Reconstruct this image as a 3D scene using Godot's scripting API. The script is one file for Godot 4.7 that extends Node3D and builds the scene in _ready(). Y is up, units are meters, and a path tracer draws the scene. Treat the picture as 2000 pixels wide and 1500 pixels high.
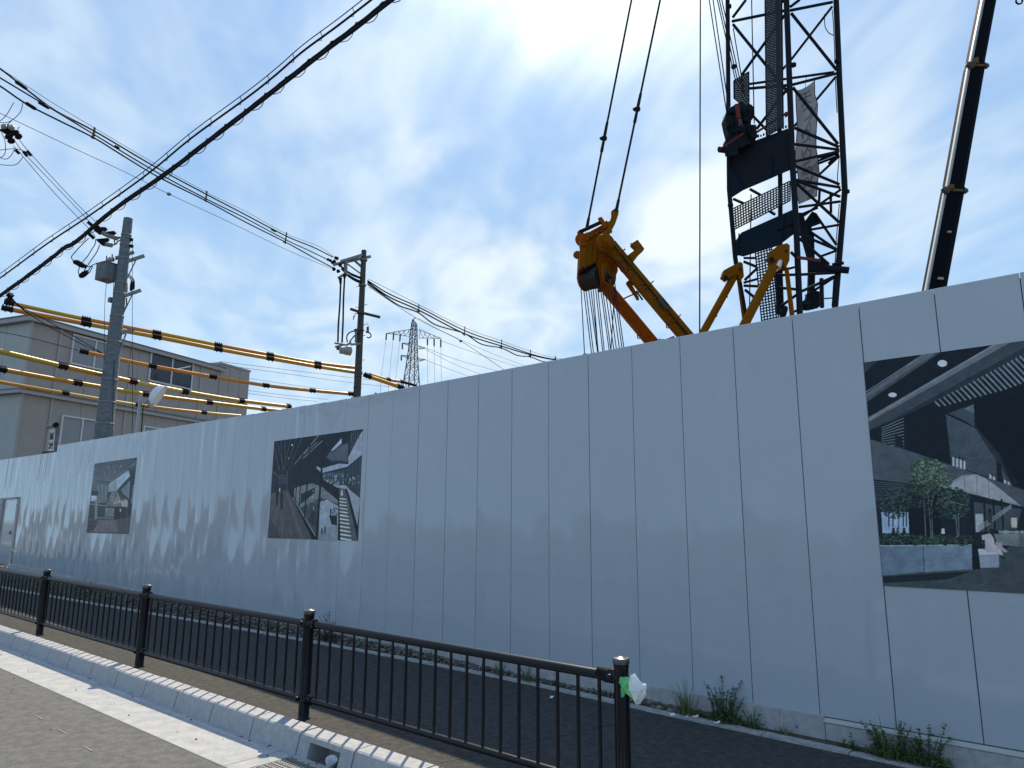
extends Node3D

const F := 1411.37                      # focal length, in pixels of the 2000-pixel photograph
const EYE := Vector3(0, 1.49, 0)
const WALL_Z := -5.58
var cam_b: Basis
var fh: Vector3                         # level direction the camera faces
var right: Vector3
var taken := {}
var rng := RandomNumberGenerator.new()
var MT := {}                            # materials

# ---------- helpers: places ----------
func ray(x: float, y: float) -> Vector3:
	return cam_b * Vector3((x - 1000.0) / F, (750.0 - y) / F, -1.0)
func at(x: float, y: float, hd: float) -> Vector3:      # the point hd metres ahead (measured level)
	var r := ray(x, y)
	return EYE + r * (hd / r.dot(fh))
func on_wall(x: float, y: float) -> Vector3:
	var r := ray(x, y)
	return EYE + r * (WALL_Z / r.z)
func ground(s: float) -> float:                          # the street climbs gently to the left
	return 0.0125 * (-2.0 - clampf(s, -60.0, 60.0))
const SE := Vector3(0.99905, 0, -0.04362)
const SN := Vector3(-0.04362, 0, -0.99905)
func S(s: float, d: float, h: float) -> Vector3:         # along the street, across it, above the pavement
	return SE * s + SN * d + Vector3(0, ground(s) + h, 0)
func crop(ox: float, oy: float, k: float, a: Array) -> Array:
	var o := []
	for i in range(0, a.size(), 2):
		o.append(ox + a[i] / k); o.append(oy + a[i + 1] / k)
	return o
func pts(a: Array, hd: float) -> Array:
	var o := []
	for i in range(0, a.size(), 2):
		o.append(at(a[i], a[i + 1], hd))
	return o
func smooth_path(a: Array, h0: float, h1: float, n := 6) -> Array:   # pixel list -> smooth 3-D path from distance h0 to h1
	var p := []
	var cum := [0.0]
	for i in range(0, a.size(), 2):
		p.append(Vector2(a[i], a[i + 1]))
		if i > 0: cum.append(cum[-1] + p[-1].distance_to(p[-2]))
	var out := []
	for i in p.size() - 1:
		var p0: Vector2 = p[max(i - 1, 0)] if i > 0 else p[0] * 2.0 - p[1]
		var p3: Vector2 = p[i + 2] if i + 2 < p.size() else p[-1] * 2.0 - p[-2]
		for k in n:
			var t := float(k) / n
			var q: Vector2 = p[i].cubic_interpolate(p[i + 1], p0, p3, t)
			out.append(at(q.x, q.y, 1.0 / lerpf(1.0 / h0, 1.0 / h1, lerpf(cum[i], cum[i + 1], t) / cum[-1])))
	out.append(at(p[-1].x, p[-1].y, h1))
	return out

func longer(p: Array, back: float, ahead: float) -> Array:     # the same run carried on straight at either end
	var o := p.duplicate()
	if back > 0.0: o.push_front(p[0] + (p[0] - p[2]).normalized() * back)
	if ahead > 0.0: o.push_back(p[-1] + (p[-1] - p[-3]).normalized() * ahead)
	return o

# ---------- helpers: nodes ----------
func numbered(called: String) -> String:
	var n: int = taken.get(called, 0)
	taken[called] = n + 1
	return called if n == 0 else "%s_%03d" % [called, n]
func meta(o: Node, label := "", category := "", group := "", kind := "") -> Node:
	if label: o.set_meta("label", label)
	if category: o.set_meta("category", category)
	if group: o.set_meta("group", group)
	if kind: o.set_meta("kind", kind)
	return o
func thing(called: String, label: String, category: String, group := "", where := Vector3.ZERO) -> Node3D:
	var o := Node3D.new()
	o.name = numbered(called)
	o.position = where
	add_child(o)
	meta(o, label, category, group)
	return o
func struct(called: String, label := "") -> Node3D:
	var o := Node3D.new()
	o.name = called
	add_child(o)
	meta(o, label, "", "", "structure")
	return o
func mesh_node(called: String, m: Mesh, mt: Material, parent: Node = self) -> MeshInstance3D:
	var o := MeshInstance3D.new()
	o.name = numbered(called) if parent == self else called
	o.mesh = m
	if mt: o.material_override = mt
	parent.add_child(o, true)
	return o
func ST() -> SurfaceTool:
	var st := SurfaceTool.new()
	st.begin(Mesh.PRIMITIVE_TRIANGLES)
	return st
func fin(st: SurfaceTool) -> ArrayMesh:
	st.generate_normals()
	return st.commit()
func part(called: String, st: SurfaceTool, mt: Material, parent: Node = self) -> MeshInstance3D:
	# a part's vertices are given in world places; they are stored relative to their thing
	var m := fin(st)
	var o := mesh_node(called, m, mt, parent)
	if parent != self:
		var off := Vector3.ZERO
		var p: Node = parent
		while p is Node3D and p != self:
			off += (p as Node3D).position
			p = p.get_parent()
		o.position = -off
	return o

# ---------- helpers: shapes ----------
func tri(st: SurfaceTool, a: Vector3, b: Vector3, c: Vector3) -> void:
	st.add_vertex(a); st.add_vertex(b); st.add_vertex(c)
func quad(st: SurfaceTool, a: Vector3, b: Vector3, c: Vector3, d: Vector3) -> void:
	tri(st, a, b, c); tri(st, a, c, d)
func hexa(st: SurfaceTool, v: Array) -> void:            # 8 corners: bottom ring 0-3, top ring 4-7
	st.set_smooth_group(-1)
	quad(st, v[0], v[1], v[2], v[3]); quad(st, v[7], v[6], v[5], v[4])
	for i in 4:
		var j := (i + 1) % 4
		quad(st, v[i], v[i + 4], v[j + 4], v[j])
func box(st: SurfaceTool, c: Vector3, s: Vector3, b := Basis.IDENTITY) -> void:
	var h := s * 0.5
	var v := []
	for y in [-h.y, h.y]:
		for q in [[-1, -1], [1, -1], [1, 1], [-1, 1]]:
			v.append(c + b * Vector3(q[0] * h.x, y, q[1] * h.z))
	hexa(st, v)
func bevel_box(st: SurfaceTool, c: Vector3, s: Vector3, e: float, b := Basis.IDENTITY) -> void:
	# a box whose edges are cut back by e
	st.set_smooth_group(-1)
	var h := s * 0.5
	for ax in 3:
		var u := (ax + 1) % 3
		var w := (ax + 2) % 3
		for sg in [-1.0, 1.0]:
			var f := []
			for q in [[-1, -1], [1, -1], [1, 1], [-1, 1]]:
				var p := Vector3.ZERO
				p[ax] = sg * h[ax]; p[u] = q[0] * (h[u] - e); p[w] = q[1] * (h[w] - e)
				f.append(c + b * p)
			if sg > 0: quad(st, f[3], f[2], f[1], f[0])
			else: quad(st, f[0], f[1], f[2], f[3])
		for su in [-1.0, 1.0]:
			for sw in [-1.0, 1.0]:
				var f := []
				for k in [[-1, 0], [1, 0], [1, 1], [-1, 1]]:
					var p := Vector3.ZERO
					p[ax] = k[0] * (h[ax] - e)
					p[u] = su * (h[u] - (e if k[1] == 0 else 0.0)); p[w] = sw * (h[w] - (0.0 if k[1] == 0 else e))
					f.append(c + b * p)
				if su * sw > 0: quad(st, f[0], f[1], f[2], f[3])
				else: quad(st, f[3], f[2], f[1], f[0])
	for i in 8:
		var g := Vector3(1 if i & 1 else -1, 1 if i & 2 else -1, 1 if i & 4 else -1)
		var q := []
		for ax in 3:
			var p := g * (h - Vector3(e, e, e))
			p[ax] = g[ax] * h[ax]
			q.append(c + b * p)
		if g.x * g.y * g.z > 0: tri(st, q[2], q[1], q[0])
		else: tri(st, q[0], q[1], q[2])
func frame_of(d: Vector3, up := Vector3.UP) -> Basis:    # z along d
	var z := d.normalized()
	if absf(z.dot(up)) > 0.99: up = Vector3.RIGHT
	var x := up.cross(z).normalized()
	return Basis(x, z.cross(x), z)
func beam(st: SurfaceTool, a: Vector3, b: Vector3, w: float, h: float, up := Vector3.UP) -> void:
	box(st, (a + b) * 0.5, Vector3(w, h, a.distance_to(b)), frame_of(b - a, up))
func ring(c: Vector3, fx: Vector3, fy: Vector3, rx: float, ry: float, n: int) -> Array:
	var o := []
	for i in n:
		var t := TAU * i / n
		o.append(c + fx * (cos(t) * rx) + fy * (sin(t) * ry))
	return o
func skin(st: SurfaceTool, rings: Array, caps := true) -> void:
	var n: int = rings[0].size()
	st.set_smooth_group(1)
	for k in rings.size() - 1:
		for i in n:
			var j := (i + 1) % n
			quad(st, rings[k][i], rings[k + 1][i], rings[k + 1][j], rings[k][j])
	if caps:
		st.set_smooth_group(-1)
		for i in range(1, n - 1):
			tri(st, rings[0][0], rings[0][i], rings[0][i + 1])
			tri(st, rings[-1][0], rings[-1][i + 1], rings[-1][i])
func tube(st: SurfaceTool, path: Array, r0: float, r1 := -1.0, n := 6) -> void:
	if r1 < 0.0: r1 = r0
	var fr := frame_of(path[1] - path[0])
	var x := fr.x
	var rings := []
	for i in path.size():
		var d: Vector3 = (path[min(i + 1, path.size() - 1)] - path[max(i - 1, 0)]).normalized()
		x = (x - d * x.dot(d)).normalized()
		var r := lerpf(r0, r1, float(i) / (path.size() - 1))
		rings.append(ring(path[i], x, d.cross(x), r, r, n))
	skin(st, rings)
func lathe(st: SurfaceTool, base: Vector3, axis: Vector3, prof: Array, n := 16) -> void:   # prof: [radius, height] pairs
	var fr := frame_of(axis)
	var rings := []
	for p in prof:
		rings.append(ring(base + fr.z * p[1], fr.x, fr.y, maxf(p[0], 0.0005), maxf(p[0], 0.0005), n))
	skin(st, rings)
func disc(st: SurfaceTool, c: Vector3, axis: Vector3, r: float, t: float, n := 24) -> void:
	var a := axis.normalized() * t * 0.5
	lathe(st, c - a, axis, [[r - t * 0.2, 0], [r, t * 0.2], [r, t * 0.8], [r - t * 0.2, t]], n)
func plate(st: SurfaceTool, p: Array, thick: Vector3) -> void:     # an outline given its thickness
	st.set_smooth_group(-1)
	var z := thick.normalized()
	var fr := frame_of(z)
	var flat := PackedVector2Array()
	for v in p: flat.append(Vector2(v.dot(fr.x), v.dot(fr.y)))
	var idx := Geometry2D.triangulate_polygon(flat)
	for i in range(0, idx.size(), 3):
		tri(st, p[idx[i]], p[idx[i + 1]], p[idx[i + 2]])
		tri(st, p[idx[i]] + thick, p[idx[i + 2]] + thick, p[idx[i + 1]] + thick)
	for i in p.size():
		var j := (i + 1) % p.size()
		quad(st, p[i], p[i] + thick, p[j] + thick, p[j])

# ---------- helpers: materials ----------
func mat(lin: Color, rough := 0.7, metal := 0.0) -> StandardMaterial3D:
	var m := StandardMaterial3D.new()
	m.albedo_color = lin.linear_to_srgb()
	m.roughness = rough
	m.metallic = metal
	m.cull_mode = BaseMaterial3D.CULL_DISABLED
	return m
func noise(freq: float, oct: int, sd: int, type := FastNoiseLite.TYPE_SIMPLEX_SMOOTH) -> FastNoiseLite:
	var n := FastNoiseLite.new()
	n.noise_type = type
	n.frequency = freq
	n.seed = sd
	n.fractal_type = FastNoiseLite.FRACTAL_FBM if oct > 1 else FastNoiseLite.FRACTAL_NONE
	n.fractal_octaves = oct
	return n
func layer(n: FastNoiseLite, w: int, h: int) -> PackedByteArray:
	var im := n.get_seamless_image(w, h, false, false, 0.1, true)
	im.convert(Image.FORMAT_L8)
	return im.get_data()
func surface_image(w: int, h: int, layers: Array, tint: Color, warm := 0.0, base := 0.62) -> Image:
	# layers: [noise, strength]; the mean stays at base, colour leans by warm along the first layer
	var data := PackedByteArray()
	data.resize(w * h * 3)
	var ls := []
	for l in layers: ls.append([layer(l[0], w, h), l[1]])
	for i in w * h:
		var v := base
		for l in ls: v += (float(l[0][i]) / 255.0 - 0.5) * l[1]
		var k: float = (float(ls[0][0][i]) / 255.0 - 0.5) * warm
		data[i * 3] = clampi(int(255.0 * v * (tint.r + k)), 0, 255)
		data[i * 3 + 1] = clampi(int(255.0 * v * tint.g), 0, 255)
		data[i * 3 + 2] = clampi(int(255.0 * v * (tint.b - k)), 0, 255)
	return Image.create_from_data(w, h, false, Image.FORMAT_RGB8, data)
func bump_of(n: FastNoiseLite, w: int, h: int, strength: float) -> ImageTexture:
	var im := n.get_seamless_image(w, h, false, false, 0.1, true)
	im.convert(Image.FORMAT_RGBA8)
	im.bump_map_to_normal_map(strength)
	return ImageTexture.create_from_image(im)
func textured(lin: Color, im: Image, scale: float, rough: float, bump: Texture2D = null, bump_k := 1.0, base := 0.62) -> StandardMaterial3D:
	var lb := pow(base, 2.2)
	var m := mat(Color(minf(lin.r / lb, 1.0), minf(lin.g / lb, 1.0), minf(lin.b / lb, 1.0)), rough)
	m.albedo_texture = ImageTexture.create_from_image(im)
	m.uv1_triplanar = true
	m.uv1_world_triplanar = true
	m.uv1_scale = Vector3.ONE * scale
	if bump:
		m.normal_enabled = true
		m.normal_texture = bump
		m.normal_scale = bump_k
	return m

# ---------- the sky: clear air that whitens towards the sun, with thin streaked cloud ----------
func make_sky(sun: Vector3) -> Image:
	var w := 2048
	var h := 1024
	var im := Image.create(w, h, false, Image.FORMAT_RGBF)
	var n1 := noise(1.0, 6, 11)
	var n2 := noise(1.0, 3, 23)
	var n3 := noise(1.0, 6, 37)
	# thicker banks of thin cloud: where each lies, how wide, how dense
	var banks := []
	for b in [[1060, -30, 0.12, 1.3], [1300, -30, 0.10, 0.9], [1330, 440, 0.065, 1.5], [1420, 380, 0.06, 0.8], [1700, 330, 0.10, 0.6], [1690, 80, 0.10, 0.3], [1150, 590, 0.10, 0.5], [1010, 480, 0.07, 0.45], [900, 600, 0.12, 0.7], [660, 190, 0.11, 0.4], [560, 620, 0.13, 0.5], [800, 290, 0.03, 0.5], [120, 120, 0.16, 0.25]]:
		banks.append([ray(b[0], b[1]).normalized(), b[2], b[3]])
	var air := Color(0.40, 0.43, 0.46)
	for row in h / 2:
		var el := PI * 0.5 - (row + 0.5) / h * PI
		var se := sin(el)
		var ce := cos(el)
		var up := pow(se, 0.42)
		for col in w:
			var phi := (col + 0.5) / w * TAU
			var d := Vector3(sin(phi) * ce, se, -cos(phi) * ce)
			var ang := acos(clampf(d.dot(sun), -1.0, 1.0))
			var r := lerpf(0.56, 0.165, up)
			var g := lerpf(0.80, 0.31, up)
			var b := lerpf(1.00, 0.66, up)
			var glow := 0.75 * exp(-pow(ang / 0.19, 1.7)) + 0.07 * exp(-ang / 0.45)
			r += glow * 0.98; g += glow * 1.0; b += glow * 1.0
			# cloud on a level layer, drawn out along the wind
			var k := 1.0 / (se + 0.16)
			var px := (d.x * 0.80 + d.z * 0.60) * k
			var pz := (-d.x * 0.60 + d.z * 0.80) * k
			var wx := n2.get_noise_2d(px * 0.8, pz * 0.8) * 0.55
			var c := n1.get_noise_2d(px * 0.85 + wx, pz * 2.3 + wx) * 0.62 + n3.get_noise_2d(px * 3.4 + wx * 2.5, pz * 6.4 - wx) * 0.52
			var dens := 0.05
			for q in banks:
				var a: float = 1.0 - d.dot(q[0])
				var s2: float = q[1] * q[1]
				if a < s2 * 3.0: dens += q[2] * exp(-a * 2.0 / s2)
			var cover := smoothstep(-0.55, 0.95, c + dens * 0.65) * clampf(0.42 + dens * 0.50, 0.0, 0.97) * smoothstep(0.0, 0.12, se + 0.05)
			var white := 0.77 + glow * 1.15 + 0.10 * c
			r = lerpf(r, white * 0.95, cover); g = lerpf(g, white * 1.02, cover); b = lerpf(b, white * 1.10, cover)
			im.set_pixel(col, row, Color(r * 0.95, g * 0.98, b * 0.94))
	im.fill_rect(Rect2i(0, h / 2, w, h / 2), Color(air.r * 0.6, air.g * 0.6, air.b * 0.6))
	return im

func _ready() -> void:
	# camera
	var cam := Camera3D.new()
	cam.name = "camera"
	cam.position = EYE
	cam.rotation_order = EULER_ORDER_YXZ
	cam.rotation = Vector3(deg_to_rad(11.0738), deg_to_rad(42.282), deg_to_rad(0.3551))
	cam.fov = rad_to_deg(2.0 * atan(750.0 / F))
	cam.far = 3000.0
	add_child(cam)
	cam.current = true
	cam_b = cam.basis
	fh = Vector3(-sin(deg_to_rad(42.282)), 0, -cos(deg_to_rad(42.282)))
	right = Vector3(-fh.z, 0, fh.x)
	# sky, sun, exposure
	var to_sun := Vector3(-0.78, 1.50, -1.0).normalized()
	var env := Environment.new()
	env.background_mode = Environment.BG_SKY
	var sky := Sky.new()
	var sm := PanoramaSkyMaterial.new()
	sm.panorama = ImageTexture.create_from_image(make_sky(to_sun))
	sky.sky_material = sm
	env.sky = sky
	env.tonemap_mode = Environment.TONE_MAPPER_LINEAR
	env.tonemap_exposure = 1.25
	env.sdfgi_enabled = true
	env.ssao_enabled = true
	env.ssil_enabled = true
	var we := WorldEnvironment.new()
	we.name = "world"
	we.environment = env
	add_child(we)
	var sun := DirectionalLight3D.new()
	sun.name = "sun"
	sun.light_energy = 1.6
	sun.light_color = Color(1.0, 0.945, 0.845)
	sun.light_angular_distance = 0.6
	sun.shadow_enabled = true
	add_child(sun)
	sun.look_at_from_position(to_sun * 50.0, Vector3.ZERO)
	rng.seed = 4711
	make_materials()
	# large structure
	make_ground()
	make_hoarding()
	make_posters()
	make_site_building()
	# objects
	make_railing()
	make_drain()
	make_poles()
	make_yellow_covers()
	make_overhead()
	make_pylon()
	make_lattice_crane()
	make_telescopic_crane()
	make_site_small()
	make_plants()

func make_materials() -> void:
	var fine := noise(0.32, 2, 1)
	var mid := noise(0.035, 4, 2)
	var big := noise(0.008, 3, 3)
	var spot := noise(0.16, 1, 4, FastNoiseLite.TYPE_CELLULAR)
	var fine_bump := bump_of(noise(0.22, 3, 5), 512, 512, 5.0)
	var asph := surface_image(1024, 1024, [[big, 0.15], [mid, 0.10], [fine, 0.50], [spot, 0.16]], Color(1, 1, 1), 0.06)
	MT.road = textured(Color(0.125, 0.122, 0.118), asph, 1.1, 0.9, fine_bump, 0.9)
	var walk := surface_image(1024, 1024, [[noise(0.010, 3, 8), 0.18], [mid, 0.10], [fine, 0.50], [spot, 0.14]], Color(1, 1, 1), 0.05)
	MT.walk = textured(Color(0.066, 0.065, 0.060), walk, 1.1, 0.9, fine_bump, 0.7)
	MT.walk.metallic_specular = 0.3
	var conc := surface_image(1024, 1024, [[noise(0.014, 4, 12), 0.20], [noise(0.06, 4, 13), 0.12], [fine, 0.14]], Color(1, 1, 1), 0.03)
	var conc_bump := bump_of(noise(0.12, 4, 14), 512, 512, 2.5)
	var conc2 := surface_image(1024, 1024, [[noise(0.012, 4, 15), 0.10], [noise(0.06, 4, 16), 0.07], [fine, 0.12]], Color(1, 1, 1), 0.03)
	MT.gutter = textured(Color(0.84, 0.82, 0.715), conc2, 0.5, 0.9, conc_bump, 0.15)
	MT.kerb = textured(Color(0.40, 0.395, 0.36), conc2, 1.2, 0.9, conc_bump, 0.25)
	MT.edging = textured(Color(0.34, 0.345, 0.33), conc, 0.9, 0.9, conc_bump, 0.6)
	MT.footing = textured(Color(0.58, 0.60, 0.60), conc2, 0.9, 0.9, conc_bump, 0.3)
	MT.board = textured(Color(0.72, 0.71, 0.66), conc2, 0.7, 0.55, conc_bump, 0.15)
	MT.flash = mat(Color(0.40, 0.40, 0.38), 0.5)
	var soil := surface_image(512, 512, [[noise(0.03, 4, 20), 0.3], [noise(0.15, 3, 21), 0.5], [spot, 0.3]], Color(1, 0.95, 0.88), 0.08)
	MT.soil = textured(Color(0.085, 0.078, 0.066), soil, 1.0, 0.95, fine_bump, 1.5)
	MT.field = textured(Color(0.16, 0.15, 0.13), soil, 0.2, 0.95)
	MT.gravel = mat(Color(0.17, 0.16, 0.145), 0.9)
	MT.gravel.vertex_color_use_as_albedo = true
	MT.crumb = mat(Color(0.06, 0.05, 0.04), 0.9)
	# white enamelled sheet: gently dished, more so in the far run
	for i in 4:
		var im := surface_image(256, 512, [[noise(0.02, 3, 40 + i), 0.016], [noise(0.3, 2, 50 + i), 0.01]], Color(1, 1, 1), 0.0, 0.8)
		for far in 2:
			var m := mat(Color(0.68, 0.75, 0.81) / pow(0.8, 2.2) * 0.61, 0.07)
			m.albedo_texture = ImageTexture.create_from_image(im)
			m.metallic_specular = 0.5
			m.normal_enabled = true
			m.normal_texture = bump_of(noise(0.0065 if far else 0.008, 2, 60 + i + 10 * far), 256, 512, 3.6 if far else 0.8)
			m.normal_scale = 1.0
			m.uv1_scale = Vector3(0.9, 0.14, 1)
			m.uv1_offset = Vector3(0.13 * i, 0.31 * i, 0)
			MT["panel_%d_%d" % [far, i]] = m
	MT.dark_gap = mat(Color(0.02, 0.022, 0.025), 0.8)
	MT.galv = mat(Color(0.33, 0.34, 0.35), 0.5, 0.5)
	MT.rail = mat(Color(0.007, 0.009, 0.012), 0.36)
	MT.rail.metallic_specular = 0.3
	MT.rail.clearcoat_enabled = true
	MT.rail.clearcoat = 0.12
	MT.rail.clearcoat_roughness = 0.15
	MT.cap = mat(Color(0.10, 0.10, 0.105), 0.32, 0.6)
	MT.black = mat(Color(0.012, 0.012, 0.014), 0.55)
	MT.wire = mat(Color(0.018, 0.018, 0.02), 0.6)
	MT.iron = mat(Color(0.06, 0.055, 0.05), 0.6, 0.4)
	MT.yellow = mat(Color(0.52, 0.24, 0.012), 0.42)
	MT.yellow_b = mat(Color(0.44, 0.28, 0.015), 0.42)
	MT.yellow_c = mat(Color(0.54, 0.20, 0.016), 0.42)
	MT.yellow_d = mat(Color(0.52, 0.36, 0.11), 0.42)
	var polet := surface_image(512, 512, [[noise(0.02, 4, 70), 0.25], [noise(0.2, 3, 71), 0.2]], Color(1, 1, 1), 0.02)
	MT.pole = textured(Color(0.12, 0.145, 0.16), polet, 0.7, 0.75, conc_bump, 0.4)
	MT.pole_dark = textured(Color(0.055, 0.055, 0.05), polet, 0.9, 0.85, conc_bump, 0.5)
	MT.arm = mat(Color(0.20, 0.21, 0.215), 0.6, 0.4)
	MT.porcelain = mat(Color(0.27, 0.27, 0.26), 0.3)
	var plain := surface_image(512, 512, [[noise(0.01, 3, 80), 0.05], [noise(0.1, 3, 81), 0.03]], Color(1, 1, 1))
	MT.cladding = textured(Color(0.285, 0.27, 0.25), plain, 0.5, 0.6, null, 1.0)
	MT.cladding_b = textured(Color(0.265, 0.255, 0.24), plain, 0.7, 0.55, null, 1.0)
	MT.gable = textured(Color(0.33, 0.35, 0.34), plain, 0.4, 0.5)
	MT.trim = mat(Color(0.29, 0.29, 0.285), 0.5)
	MT.roof = mat(Color(0.12, 0.12, 0.125), 0.6)
	MT.frame = mat(Color(0.52, 0.53, 0.54), 0.45)
	MT.glass = mat(Color(0.012, 0.018, 0.024), 0.06)
	MT.glass_blind = mat(Color(0.20, 0.215, 0.235), 0.12)
	MT.blind = mat(Color(0.24, 0.25, 0.26), 0.6)
	var plain2 := surface_image(512, 512, [[noise(0.02, 4, 82), 0.10], [noise(0.2, 3, 83), 0.06]], Color(1, 1, 1))
	MT.crane_yellow = textured(Color(0.20, 0.073, 0.002), plain2, 0.6, 0.6)
	MT.crane_orange = textured(Color(0.26, 0.062, 0.002), plain2, 0.6, 0.6)
	MT.crane_dark = mat(Color(0.014, 0.018, 0.024), 0.5)
	MT.crane_navy = mat(Color(0.007, 0.018, 0.027), 0.45)
	MT.crane_red = mat(Color(0.16, 0.035, 0.03), 0.5)
	MT.mesh_grey = mat(Color(0.085, 0.088, 0.095), 0.6, 0.3)
	MT.rope = mat(Color(0.02, 0.021, 0.024), 0.55, 0.3)
	MT.strip_dark = mat(Color(0.006, 0.006, 0.007), 0.85)
	MT.sheave = mat(Color(0.035, 0.032, 0.03), 0.5)
	MT.boom = mat(Color(0.004, 0.006, 0.010), 0.7)
	MT.boom_white = mat(Color(0.72, 0.72, 0.70), 0.45)
	MT.white = mat(Color(0.74, 0.75, 0.76), 0.4)
	MT.lamp_white = mat(Color(0.66, 0.68, 0.70), 0.35)
	MT.brass = mat(Color(0.11, 0.065, 0.02), 0.6, 0.2)
	MT.lattice = mat(Color(0.085, 0.085, 0.11), 0.7)
	for k in ["boom", "crane_dark", "crane_navy", "rope", "wire", "black", "crane_red", "mesh_grey", "crane_yellow", "crane_orange"]:
		MT[k].metallic_specular = 0.18
		MT[k].metallic = 0.0
		MT[k].roughness = 0.75
	MT.leaf = mat(Color(0.055, 0.105, 0.028), 0.6)
	MT.leaf.backlight_enabled = true
	MT.leaf.backlight = Color(0.3, 0.4, 0.15)
	MT.leaf_b = mat(Color(0.085, 0.13, 0.04), 0.6)
	MT.leaf_b.backlight_enabled = true
	MT.leaf_b.backlight = Color(0.35, 0.4, 0.15)
	MT.leaf_d = mat(Color(0.022, 0.028, 0.016), 0.7)
	MT.straw = mat(Color(0.15, 0.13, 0.075), 0.7)

# ---------- the street ----------
func sheet(called: String, s0: float, s1: float, d0: float, d1: float, h: float, m: Material, parent: Node, n := 1) -> MeshInstance3D:
	var st := ST()
	st.set_smooth_group(-1)
	for i in n:
		var a := lerpf(s0, s1, float(i) / n)
		var b := lerpf(s0, s1, float(i + 1) / n)
		quad(st, S(a, d0, h), S(a, d1, h), S(b, d1, h), S(b, d0, h))
	return part(called, st, m, parent)
const EDGE := [[-60.0, 5.0], [-17.0, 5.03], [-14.0, 5.19], [-10.2, 5.45], [-7.0, 5.60], [-4.7, 5.64], [-3.0, 5.53], [-1.5, 5.47], [1.0, 5.36], [8.0, 5.1], [20.0, 4.6]]
func edge_d(s: float) -> float:
	for i in EDGE.size() - 1:
		if s <= EDGE[i + 1][0]:
			return lerpf(EDGE[i][1], EDGE[i + 1][1], (s - EDGE[i][0]) / (EDGE[i + 1][0] - EDGE[i][0]))
	return EDGE[-1][1]
func kerb_block(st: SurfaceTool, a: float, b: float, j: float, low := -0.30) -> void:
	# cross-section of a roadside kerb: battered face, rounded nose
	var prof := [[3.086, low], [3.086, -0.050], [3.116, 0.064], [3.121, 0.078], [3.134, 0.087], [3.258, 0.089], [3.268, 0.080], [3.268, low]]
	var r0 := []
	var r1 := []
	for p in prof:
		r0.append(S(a + 0.006, p[0], p[1] + j))
		r1.append(S(b - 0.006, p[0], p[1] + j))
	st.set_smooth_group(-1)
	for i in prof.size() - 1:
		quad(st, r0[i], r0[i + 1], r1[i + 1], r1[i])
	for i in range(1, prof.size() - 1):
		tri(st, r0[0], r0[i + 1], r0[i])
		tri(st, r1[0], r1[i], r1[i + 1])
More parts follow.
